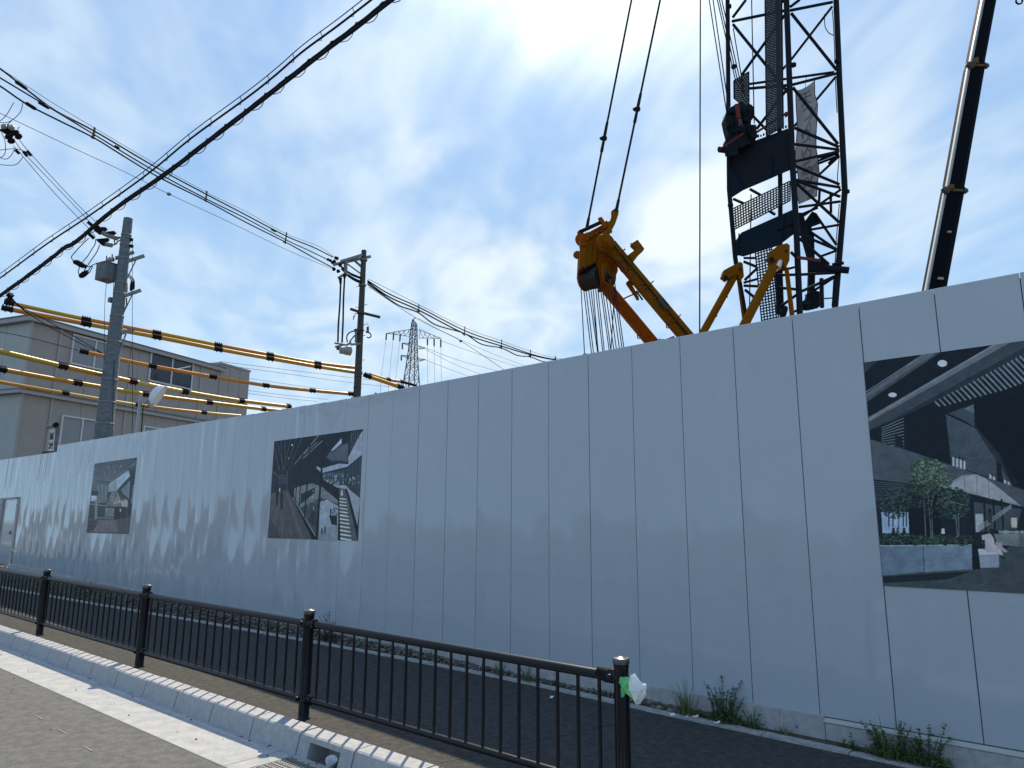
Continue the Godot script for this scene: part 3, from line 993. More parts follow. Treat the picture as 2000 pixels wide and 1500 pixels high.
	leafage(455, 780, 105, 72, 620, [16, 40, 34], [86, 124, 78])
	leafage(545, 835, 40, 30, 120, [20, 42, 40], [90, 120, 84])
	leafage(590, 950, 92, 88, 520, [12, 32, 36], [58, 96, 76])
	leafage(520, 1000, 90, 40, 120, [8, 26, 34], [34, 58, 58])
	for i in 16: leafage(200 + 31 * i, 1150 + rng.randf_range(-8, 8), 26, 26, 60, [8, 26, 30], [52, 82, 64])
	poster("largest print, a beamed hall with a tree in a long planter and a seated visitor", X0, X1, 1.094, 2.683)
	# --- the middle one: boarded gallery, glass wall and escalator
	start(720, 468, -9.862, -7.668, 1.288, 2.702, [510, 830, 6.381])
	P([0, 0, 1340, 0, 1340, 1500, 0, 1500], 14, 30, 46)
	P([175, 190, 700, 130, 340, 560, 150, 575], 10, 24, 40)
	for q in [[205, 220, 290, 570], [180, 380, 240, 570], [250, 190, 275, 570], [300, 185, 300, 570], [370, 180, 300, 480], [440, 170, 320, 520], [512, 160, 340, 560], [180, 300, 225, 560]]: L(q, 7, 46, 62, 78)
	Dt(388, 250, 11, 12, 170, 186, 200); Dt(345, 415, 7, 9, 110, 128, 142)
	P([420, 500, 780, 180, 880, 90, 1130, 75, 800, 460, 720, 600, 480, 620], 12, 27, 43)
	L([420, 490, 720, 130], 14, 66, 82, 98); L([520, 420, 775, 190], 16, 62, 78, 94); L([540, 360, 700, 220], 8, 84, 98, 112)
	P([870, 320, 1005, 165, 1008, 230, 900, 320], 118, 136, 160)
	P([900, 320, 1080, 215, 1090, 320], 54, 68, 84)
	for i in 7: L([920 + 24 * i, 320, 960 + 22 * i, 250], 2, 96, 112, 128)
	P([815, 400, 870, 325, 1090, 320, 1080, 480, 980, 465, 880, 455], 50, 66, 88)
	P([860, 440, 1085, 455, 1085, 485, 980, 470], 24, 38, 54)
	for i in 6: L([900 + 34 * i, 325, 890 + 34 * i, 445], 5, 66 - 4 * i, 84 - 4 * i, 106 - 4 * i)
	P([1090, 400, 1230, 130, 1270, 70, 1262, 370, 1080, 520, 760, 600, 690, 540, 700, 510, 750, 545, 980, 480, 1090, 490], 102, 122, 150)
	P([1090, 170, 1130, 80, 1235, 70, 1190, 210, 1095, 370], 22, 36, 52)
	for i in 5: L([1120 + 24 * i, 330 - 40 * i, 1135 + 26 * i, 80], 3, 90, 108, 126)
	P([770, 610, 1080, 540, 1260, 380, 1235, 900, 1060, 760, 900, 760, 770, 690], 34, 52, 68)
	for i in 60:
		var x := rng.randf_range(770, 1230)
		var y := rng.randf_range(620, 740)
		var v := rng.randf()
		P([x, y, x + 14, y, x + 14, y + 30, x, y + 30], lerpf(20, 120, v), lerpf(40, 146, v), lerpf(54, 154, v))
	for i in 12: L([790 + 26 * i, 600, 790 + 26 * i, 640], 4, 110, 134, 148)
	for x in [1055, 1090, 1130, 1165, 1205]: L([x, 540 - (x - 1055) * 0.9, x - 12, 780 + (x - 1055) * 0.6], 6, 12, 26, 40)
	P([880, 750, 1060, 750, 1100, 800, 1235, 910, 1205, 1260, 1130, 1000, 1060, 800, 920, 775], 100, 118, 140)
	P([750, 670, 880, 740, 980, 800, 970, 940, 850, 860, 750, 800], 12, 26, 40)
	P([970, 790, 1060, 800, 1200, 1420, 1195, 1440, 1000, 1440], 58, 66, 76)
	for i in 13:
		var y := 910.0 + 38.0 * i + i * i * 0.6
		var wd := 90.0 + 5.8 * i
		P([975 + i * 1.2, y, 975 + wd, y + 10 + i * 1.5, 975 + wd, y + 26 + i * 1.7, 975 + i * 1.2, y + 13 + i], 146, 150, 150)
	L([1060, 800, 1095, 900, 1190, 1260], 26, 16, 28, 42)
	L([962, 790, 968, 1440], 26, 12, 24, 36)
	Dt(1008, 820, 9, 16, 130, 126, 120); P([998, 830, 1020, 830, 1022, 880, 996, 880], 140, 140, 138)
	# lower floors
	P([480, 1030, 650, 900, 760, 870, 960, 960, 960, 1440, 700, 1430, 560, 1170], 40, 55, 68)
	P([720, 1430, 735, 960, 820, 930, 965, 1010, 960, 1440], 100, 120, 142)
	P([720, 1320, 960, 1240, 960, 1440, 715, 1430], 84, 104, 126)
	P([500, 760, 640, 725, 760, 770, 960, 940, 960, 985, 740, 900, 480, 1040, 400, 950, 410, 790], 78, 92, 104)
	P([500, 860, 670, 780, 670, 850, 490, 990], 20, 34, 48)
	P([590, 1180, 690, 1000, 700, 1280, 640, 1240], 26, 40, 50)
	for i in 40:
		var x := rng.randf_range(560, 820)
		var y := rng.randf_range(800, 1080)
		var v := rng.randf()
		P([x, y, x + 9, y, x + 9, y + 22, x, y + 22], lerpf(20, 130, v), lerpf(30, 138, v), lerpf(42, 142, v))
	leafage(690, 1130, 30, 120, 60, [20, 36, 42], [96, 110, 96])
	leafage(930, 1080, 46, 60, 60, [16, 32, 36], [60, 86, 70])
	P([850, 1130, 950, 1130, 950, 1250, 880, 1240], 18, 32, 38)
	for q in [[870, 1050], [760, 1290], [800, 1270]]: Dt(q[0], q[1], 8, 10, 20, 34, 60); P([q[0] - 10, q[1] + 8, q[0] + 10, q[1] + 8, q[0] + 6, q[1] + 80, q[0] - 8, q[1] + 80], 24, 40, 66)
	# the near gallery: boards and glass wall
	P([60, 1410, 130, 820, 340, 820, 660, 1440, 60, 1440], 58, 62, 70)
	for i in 60:
		var t := i / 60.0
		var v := rng.randf_range(0.75, 1.18)
		L([lerpf(235, 335, t), 830, lerpf(-40, 640, t), 1430], 6, 58 * v, 62 * v, 70 * v)
	P([60, 1410, 95, 1150, 180, 1250, 240, 1420], 44, 50, 60)
	P([120, 580, 330, 570, 330, 820, 110, 850], 20, 34, 48)
	for i in 9: L([215, 630 + 14 * i, 320, 628 + 12 * i], 5, rng.randf_range(40, 80), rng.randf_range(56, 98), rng.randf_range(70, 110))
	L([150, 580, 205, 630], 5, 90, 106, 118); L([330, 570, 325, 820], 8, 50, 64, 78)
	P([350, 830, 380, 830, 690, 1430, 640, 1430], 10, 22, 34)
	L([395, 900, 690, 1400], 12, 92, 106, 118)
	for q in [[787, 140, 690, 1440, 24], [612, 230, 545, 1160, 15], [520, 340, 475, 1030, 11], [470, 430, 430, 960, 9], [440, 470, 405, 910, 7], [418, 500, 385, 870, 6], [400, 520, 368, 840, 5]]: L([q[0], q[1], q[2], q[3]], q[4], 10, 22, 36)
	for q in [[205, 800], [262, 850]]:
		Dt(q[0], q[1] - 10, 13, 16, 18, 26, 34); P([q[0] - 22, q[1] + 8, q[0] + 20, q[1] + 8, q[0] + 8, q[1] + 200, q[0] - 16, q[1] + 210], 22, 30, 40)
	P([228, 790, 240, 780, 242, 830, 225, 830], 150, 152, 150)
	poster("middle sized print of a boarded gallery with a glass wall and an escalator", -9.862, -7.668, 1.288, 2.702)
	# --- the far one: a reading room under a slatted ceiling
	start(480, 306, -17.36, -15.03, 1.28, 2.757, [160, 885, 9.09])
	P([0, 0, 1091, 0, 1091, 1500, 0, 1500], 30, 44, 58)
	P([230, 175, 1000, 85, 975, 270, 650, 420, 480, 530, 200, 470], 30, 45, 60)
	for i in 22: L([210 + 14 * i, 470 + 2 * i, 240 + 40 * i, 175 - 4 * i + (30 if i > 17 else 0)], 6, 92, 106, 120)
	for q in [[252, 297], [480, 250], [697, 230], [585, 335], [405, 360], [212, 425]]: Dt(q[0], q[1], 8, 9, 170, 182, 190)
	P([190, 470, 480, 530, 430, 880, 180, 900], 54, 70, 82)
	for i in 3: P([270 + 70 * i, 560, 310 + 70 * i, 560, 330 + 60 * i, 880, 280 + 60 * i, 880], 70, 86, 96)
	P([485, 545, 850, 290, 870, 400, 640, 665, 470, 680], 108, 134, 164)
	P([480, 560, 620, 480, 620, 680, 460, 690], 86, 118, 136)
	P([700, 650, 860, 480, 840, 830, 760, 790], 70, 92, 106)
	L([640, 670, 870, 420], 34, 20, 32, 44); L([835, 265, 870, 400], 22, 20, 32, 44); L([640, 660, 860, 850], 30, 26, 38, 50)
	P([880, 330, 975, 270, 880, 1110, 820, 1110, 840, 850, 870, 420], 20, 32, 40); P([910, 560, 930, 560, 890, 900, 872, 900], 74, 92, 108)
	P([530, 690, 640, 690, 660, 760, 800, 810, 820, 940, 580, 960, 420, 930, 440, 850], 44, 52, 60)
	for i in 12:
		var y := 700.0 + 21.0 * i
		P([525 - 9 * i, y, 640 + 12 * i, y - 4, 640 + 12 * i, y + 6, 525 - 9 * i, y + 9], 118, 122, 122)
	for i in 60:
		var y := rng.randf_range(700, 930)
		var x := rng.randf_range(530 - (y - 700) * 0.45, 640 + (y - 700) * 0.5)
		var v := rng.randf()
		P([x, y, x + 14, y, x + 14, y + 11, x, y + 11], lerpf(26, 110, v), lerpf(34, 108, v), lerpf(44, 106, v))
	for i in 6: L([560 + 10 * i, 915 - 26 * i, 790, 820 + 22 * i], 7, 128, 124, 118)
	P([780, 810, 820, 860, 810, 960, 740, 980, 700, 920], 124, 120, 114)
	P([185, 670, 292, 672, 292, 750, 178, 752], 24, 36, 50); P([170, 755, 270, 757, 265, 850, 160, 850], 122, 142, 166)
	P([160, 880, 440, 935, 700, 950, 820, 960, 800, 1150, 570, 1170, 280, 1170, 140, 1060], 36, 48, 58)
	L([160, 905, 440, 935], 12, 110, 126, 136)
	P([420, 970, 580, 975, 575, 1130, 410, 1130], 78, 90, 98)
	for i in 6: L([290, 990 + 24 * i, 400, 995 + 24 * i], 8, 20, 30, 40)
	P([580, 960, 690, 965, 680, 1180, 575, 1180], 20, 26, 34); P([700, 970, 790, 960, 770, 1190, 690, 1190], 24, 32, 40)
	L([280, 1145, 570, 1160], 14, 96, 110, 118)
	P([245, 820, 285, 820, 270, 1180, 225, 1180], 84, 96, 104)
	P([675, 990, 700, 990, 695, 1040, 675, 1040], 150, 158, 160)
	P([100, 1170, 600, 1180, 880, 1130, 850, 1445, 75, 1420], 56, 58, 66)
	P([300, 1190, 600, 1190, 640, 1400, 200, 1400], 74, 76, 82)
	P([130, 1200, 250, 1200, 120, 1420, 80, 1420], 40, 44, 54); L([175, 1350, 250, 1280], 22, 26, 32, 42)
	poster("smallest and farthest print showing a reading room under a slatted ceiling", -17.36, -15.03, 1.28, 2.757)

# ---------- the site office behind the hoarding ----------
var bo: Vector3                # corner at the roof, and the facade's directions
const BU := Vector3(-0.3453, 0, -0.9385)
const BN := Vector3(0.9385, 0, -0.3453)
func on_facade(x: float, y: float) -> Vector2:
	var r := ray(x, y)
	var p := EYE + r * ((bo - EYE).dot(BN) / r.dot(BN))
	return Vector2((p - bo).dot(BU), p.y)
func fp(a: float, y: float, out := 0.0) -> Vector3:
	return Vector3(bo.x, 0, bo.z) + BU * a + BN * out + Vector3(0, y, 0)
func fbox(st: SurfaceTool, a0: float, a1: float, y0: float, y1: float, o0: float, o1: float) -> void:
	hexa(st, [fp(a0, y0, o0), fp(a1, y0, o0), fp(a1, y0, o1), fp(a0, y0, o1), fp(a0, y1, o0), fp(a1, y1, o0), fp(a1, y1, o1), fp(a0, y1, o1)])
func make_site_building() -> void:
	bo = at(65, 617, 23.5)
	var b := thing("site_office", "beige prefabricated three storey site office behind the hoarding", "building", "", Vector3(bo.x, 0, bo.z))
	var top := bo.y - 0.06
	var mid: float = on_facade(200, 788).y
	var e1: float = on_facade(430, 740).x
	var e2: float = on_facade(488, 760).x
	var yend: float = on_facade(460, 718).y
	var body := ST()
	fbox(body, 0.02, e1 - 0.02, 0.0, top - 0.15, -6.0, -0.05)
	part("wall", body, MT.cladding_b, b)
	var body2 := ST()
	fbox(body2, e1 - 0.02, e2, 0.0, yend, -5.0, -0.12)
	var wing := part("wing_wall", body2, MT.cladding, b)
	var cap := ST()
	fbox(cap, e1, e2 + 0.05, yend + 0.002, yend + 0.09, -5.1, -0.06)
	part("coping", cap, MT.trim, wing)
	# cladding sheets, storey by storey
	var ys := [0.05, 2.45, mid - 0.16, mid + 0.06, top - 0.16]
	var wins := []
	for q in [[142, 652, 226, 712], [294, 686, 374, 745], [120, 810, 183, 862], [279, 831, 345, 880], [470, 0, 0, 0]]:
		if q[1] == 0: continue
		var a := on_facade(q[0], q[1])
		var c := on_facade(q[2], q[3])
		var yb: float = on_facade((q[0]), q[3] - 0.0).y
		if q[1] > 800: yb = a.y - 1.15
		wins.append([a.x, maxf(c.x, a.x + 1.6), yb, a.y, q[1]])
	for f in [[0.05, mid - 0.14], [mid + 0.06, top - 0.16]]:
		var n := 8
		for i in n:
			var a0 := lerpf(0.0, e1, float(i) / n)
			var a1 := lerpf(0.0, e1, float(i + 1) / n)
			var st := ST()
			fbox(st, a0 + 0.008, a1 - 0.008, f[0], f[1], -0.049, 0.0)
			part("cladding_panel", st, MT.cladding, b)
	for i in 3:
		var st := ST()
		fbox(st, lerpf(e1, e2, i / 3.0) + 0.01, lerpf(e1, e2, (i + 1) / 3.0) - 0.01, 0.1, yend - 0.02, -0.119, -0.075)
		part("cladding_panel", st, MT.cladding, wing)
	for i in 5:                                          # the end wall to the left
		var o0 := -6.0 + 1.2 * i
		for f in [[0.05, mid - 0.14], [mid + 0.06, top - 0.16]]:
			var st := ST()
			fbox(st, -0.03, 0.019, f[0], f[1], o0 + 0.008, o0 + 1.192)
			part("cladding_panel", st, MT.gable, b)
	# posts, eaves and roof edge
	for a in [0.0, e1 * 0.12, e1 * 0.46, e1 * 0.87, e1]:
		var st := ST()
		fbox(st, a - 0.04, a + 0.04, 0.0, top - 0.14, 0.001, 0.035)
		part("cover_strip", st, MT.trim, b)
	var rf := ST()
	fbox(rf, -0.22, e1 + 0.16, top - 0.14, top, -6.15, 0.16)
	var roof := part("roof", rf, MT.trim, b)
	var rc := ST()
	fbox(rc, -0.24, e1 + 0.18, top + 0.002, top + 0.05, -6.17, 0.18)
	part("roof_edge", rc, MT.roof, roof)
	var ev := ST()
	fbox(ev, -0.22, e1 + 0.05, mid - 0.13, mid - 0.02, -6.15, 0.14)
	var eave := part("eave", ev, MT.trim, b)
	var ec := ST()
	fbox(ec, -0.23, e1 + 0.06, mid - 0.018, mid + 0.02, -6.15, 0.155)
	part("gutter", ec, MT.roof, eave)
	for q in [[e1 * 0.48, 0.05], [e1 * 0.66, 0.05], [e1 * 0.8, 0.04]]:
		var st := ST()
		fbox(st, q[0], q[0] + 0.14, top + 0.051, top + 0.10, -0.2, -0.05)
		part("roof_clip", st, MT.galv, roof)
	for wi in wins:
		var a0: float = wi[0]
		var a1: float = wi[1]
		var y0: float = wi[2]
		var y1: float = wi[3]
		var fr := ST()
		var t := 0.055
		fbox(fr, a0, a1, y1 - t, y1, 0.002, 0.06); fbox(fr, a0, a1, y0, y0 + t, 0.002, 0.075)
		fbox(fr, a0, a0 + t, y0 + t, y1 - t, 0.002, 0.06); fbox(fr, a1 - t, a1, y0 + t, y1 - t, 0.002, 0.06)
		var am := (a0 + a1) * 0.5
		fbox(fr, am - 0.03, am + 0.03, y0 + t, y1 - t, 0.002, 0.052)
		var f := part("window", fr, MT.frame, b)
		var dark: bool = wi[4] == 686
		for k in 2:
			var p := ST()
			var l: float = a0 + t if k == 0 else am + 0.03
			var r: float = am - 0.03 if k == 0 else a1 - t
			fbox(p, l, r, y0 + t, y1 - t, 0.004, 0.02)
			part("pane", p, MT.glass if dark else MT.glass_blind, f)
			if wi[4] > 800:
				for j in 9:
					var bl := ST()
					var yy := lerpf(y0 + t + 0.1, y1 - t - 0.08, j / 8.0)
					fbox(bl, l + 0.02, r - 0.02, yy, yy + 0.018, 0.0205, 0.026)
					part("blind_slat", bl, MT.blind, f)
			if dark and k == 1:  # white stroke laid on the pane, a painted lamp reflection
				var lt := ST()
				hexa(lt, [fp(l + 0.25, y1 - 0.42, 0.021), fp(l + 0.27, y1 - 0.46, 0.021), fp(l + 0.27, y1 - 0.46, 0.024), fp(l + 0.25, y1 - 0.42, 0.024), fp(r - 0.08, y1 - 0.16, 0.021), fp(r - 0.06, y1 - 0.20, 0.021), fp(r - 0.06, y1 - 0.20, 0.024), fp(r - 0.08, y1 - 0.16, 0.024)])
				part("lamp_reflection", lt, MT.white, f)
	# an air-conditioner bracket and vent on the end wall
	var vt := ST()
	var v0 := fp(-0.031, top - 1.05, -1.9)
	box(vt, v0 - BU * 0.05, Vector3(0.14, 0.10, 0.36), Basis(BU, Vector3.UP, BN))
	part("vent", vt, MT.trim, b)

# ---------- the pedestrian railing ----------
const RAIL_D := 3.515
func make_railing() -> void:
	var r := thing("pedestrian_railing", "black metal railing of round posts and thin uprights between kerb and footway", "railing", "", S(-7.8, RAIL_D, 0))
	var ps := []
	for i in 7: ps.append(-2.155 - 2.815 * i)
	for s in ps:
		var base := S(s, RAIL_D, -0.01)
		var st := ST()
		lathe(st, base, Vector3.UP, [[0.052, 0.0], [0.052, 0.012], [0.0385, 0.022], [0.0385, 0.752], [0.041, 0.756], [0.041, 0.775]], 20)
		for k in 12:                                     # shallow flutes
			var a := TAU * k / 12.0
			var o := Vector3(cos(a), 0, sin(a)) * 0.0375
			beam(st, base + o + Vector3.UP * 0.03, base + o + Vector3.UP * 0.70, 0.006, 0.006, Vector3(cos(a), 0, sin(a)))
		var post := part("post", st, MT.rail, r)
		var c := ST()
		lathe(c, base, Vector3.UP, [[0.043, 0.776], [0.045, 0.782], [0.045, 0.800], [0.041, 0.806], [0.036, 0.803], [0.024, 0.811], [0.0, 0.815]], 20)
		part("cap", c, MT.cap, post)
	for i in 6:
		var a: float = ps[i]
		var b: float = ps[i + 1]
		for q in [[0.695, 0.027, "top_rail"], [0.142, 0.0215, "bottom_rail"]]:
			var st := ST()
			tube(st, [S(a - 0.03, RAIL_D, q[0]), S(b + 0.03, RAIL_D, q[0])], q[1], -1, 14)
			part(q[2], st, MT.rail, r)
			for e in [[a, -1.0], [b, 1.0]]:
				var bs := ST()
				var p := S(e[0] + e[1] * 0.052, RAIL_D, q[0])
				tube(bs, [p - SE * 0.026, p - SE * 0.01, p + SE * 0.03, p + SE * 0.04], q[1] + 0.010, -1, 12)
				lathe(bs, p - SN * 0.03, -SN, [[0.016, 0], [0.018, 0.006], [0.014, 0.016], [0.006, 0.02]], 10)
				tube(bs, [p + SN * -0.034 - SE * 0.005, p - SN * 0.02 - SE * 0.005], 0.009, -1, 6)
				box(bs, S(e[0] + e[1] * 0.04, RAIL_D, q[0] + 0.03), Vector3(0.06, 0.014, 0.036), Basis(SE, Vector3.UP, SE.cross(Vector3.UP)))
				part("rail_bracket", bs, MT.rail, r)
		for k in 19:
			var s := lerpf(a, b, (k + 1.0) / 20.0)
			var st := ST()
			# tubes whose two ends are pressed flat
			var rings := []
			for q in [[0.155, 0.0125, 0.004], [0.175, 0.0125, 0.0045], [0.225, 0.0105, 0.0105], [0.615, 0.0105, 0.0105], [0.665, 0.013, 0.0045], [0.69, 0.0135, 0.004]]:
				rings.append(ring(S(s, RAIL_D, q[0]), SE, SN, q[1], q[2], 10))
			skin(st, rings, false)
			part("baluster", st, MT.rail, r)
	# the crumpled plastic on the end post
	var bag := thing("plastic_bag", "crumpled green and clear plastic bag tied round the end railing post", "plastic bag", "", S(-2.10, RAIL_D - 0.02, 0.66))
	var gm := mat(Color(0.16, 0.52, 0.27), 0.22)
	gm.backlight_enabled = true
	gm.backlight = Color(0.7, 0.95, 0.7)
	var wm := mat(Color(0.72, 0.74, 0.80), 0.2)
	wm.backlight_enabled = true
	wm.backlight = Color(0.8, 0.8, 0.85)
	var nz := noise(6.0, 3, 91)
	var prof := [[0.0, 0.012], [0.010, 0.030], [0.022, 0.040], [0.040, 0.040], [0.058, 0.036], [0.066, 0.040], [0.080, 0.050], [0.098, 0.055], [0.114, 0.048], [0.124, 0.030], [0.128, 0.006]]
	for q in [["green_film", gm, 0, 6], ["clear_film", wm, 5, 10]]:
		var st := ST()
		var rings := []
		for i in range(q[2], q[3] + 1):
			var row := []
			for j in 22:
				var ph := TAU * j / 22.0
				var k := 1.0 + 0.9 * nz.get_noise_3d(cos(ph) * 0.12, sin(ph) * 0.12, prof[i][0] * 2.2) + 0.16 * nz.get_noise_3d(cos(ph) * 0.5, sin(ph) * 0.5, prof[i][0] * 9.0 + 4.0)
				var rr: float = prof[i][1] * k
				row.append(S(-2.135, RAIL_D - 0.036, 0.672) + SE * (prof[i][0] + 0.012 * sin(ph * 2.0 + i)) + Vector3.UP * (sin(ph) * rr - 0.12 * prof[i][0]) + SN * cos(ph) * rr * 0.85)
			rings.append(row)
		st.set_smooth_group(-1)
		for i in rings.size() - 1:
			for j in 22: quad(st, rings[i][j], rings[i + 1][j], rings[i + 1][(j + 1) % 22], rings[i][(j + 1) % 22])
		part(q[0], st, q[1], bag)
	var tail := ST()
	tail.set_smooth_group(-1)
	var t0 := S(-2.135, RAIL_D - 0.045, 0.655)
	quad(tail, t0, t0 + SE * 0.035, t0 + SE * 0.022 - Vector3.UP * 0.04, t0 + SE * 0.004 - Vector3.UP * 0.05)
	part("knot_tail", tail, gm, bag)
	var wrap := ST()
	tube(wrap, [S(-2.215, RAIL_D, 0.70), S(-2.25, RAIL_D - 0.003, 0.702), S(-2.30, RAIL_D, 0.705)], 0.034, 0.029, 12)
	tube(wrap, [S(-2.20, RAIL_D - 0.01, 0.69), S(-2.24, RAIL_D - 0.012, 0.683), S(-2.27, RAIL_D, 0.688)], 0.022, 0.026, 8)
	var wp := part("rail_tape", wrap, MT.black)
	meta(wp, "black tape wound round the rail end beside the green bag", "tape")

func make_drain() -> void:
	var d := thing("drain_grate", "steel bar grate of the street drain set in the pale gutter", "drain grate", "", S(-4.10, 2.87, -0.05))
	var s0 := -4.416
	var s1 := -3.785
	var d0 := 2.704
	var d1 := 3.041
	var steel := mat(Color(0.30, 0.30, 0.29), 0.45, 0.6)
	var pit := ST()
	pit.set_smooth_group(-1)
	quad(pit, S(s0, d0, -0.5), S(s0, d1, -0.5), S(s1, d1, -0.5), S(s1, d0, -0.5))
	for q in [[s0, d0, s0, d1], [s0, d1, s1, d1], [s1, d1, s1, d0], [s1, d0, s0, d0]]:
		quad(pit, S(q[0], q[1], -0.5), S(q[2], q[3], -0.5), S(q[2], q[3], -0.052), S(q[0], q[1], -0.052))
	part("pit", pit, MT.dark_gap, d)
	var fr := ST()
	for q in [[s0, d0, s0, d1], [s0, d1, s1, d1], [s1, d1, s1, d0], [s1, d0, s0, d0]]:
		beam(fr, S(q[0], q[1], -0.062), S(q[2], q[3], -0.062), 0.014, 0.03)
	part("frame", fr, steel, d)
	var n := 22
	for i in n:
		var st := ST()
		var s := lerpf(s0, s1, (i + 0.5) / n)
		beam(st, S(s, d0 + 0.008, -0.064), S(s, d1 - 0.008, -0.064), 0.010, 0.028)
		part("bar", st, steel, d)
	for k in 8:
		var st := ST()
		var dd := lerpf(d0, d1, (k + 0.5) / 8.0)
		beam(st, S(s0 + 0.008, dd, -0.0515), S(s1 - 0.008, dd, -0.0515), 0.006, 0.006)
		part("cross_rod", st, steel, d)
	# litter in the kerb inlet
	var cup := ST()
	var cb := S(-4.10, 3.135, -0.087)
	lathe(cup, cb, (SE * 0.35 + Vector3.UP * 0.75 - SN * 0.3), [[0.026, 0.0], [0.027, 0.004], [0.036, 0.09], [0.038, 0.092], [0.034, 0.09], [0.024, 0.01]], 16)
	meta(part("paper_cup", cup, MT.white), "white paper cup lying in the kerb inlet beside the grate", "paper cup")
	var foil := ST()
	foil.set_smooth_group(-1)
	var fm := mat(Color(0.55, 0.47, 0.25), 0.3, 0.7)
	for i in 26:
		var c := S(-4.03 + rng.randf_range(-0.03, 0.03), 3.16 + rng.randf_range(-0.03, 0.03), -0.015 + rng.randf_range(-0.035, 0.03))
		var a := Vector3(rng.randf_range(-1, 1), rng.randf_range(-1, 1), rng.randf_range(-1, 1)).normalized() * 0.022
		var b := Vector3(rng.randf_range(-1, 1), rng.randf_range(-1, 1), rng.randf_range(-1, 1)).normalized() * 0.022
		tri(foil, c, c + a, c + b)
	meta(part("foil_wrapper", foil, fm), "crumpled gold wrapper stuck in the corner of the kerb inlet", "wrapper")
	var lf := ST()
	for i in 10:
		var c := S(-4.06 + rng.randf_range(-0.06, 0.06), 3.16 + rng.randf_range(-0.05, 0.04), -0.086)
		lf.set_smooth_group(-1)
		quad(lf, c, c + Vector3(0.03, 0.012, 0.008), c + Vector3(0.035, 0.006, 0.03), c + Vector3(0.005, 0.014, 0.028))
	meta(part("dead_leaves", lf, MT.straw), "dry leaves heaped inside the kerb inlet", "leaves", "", "stuff")

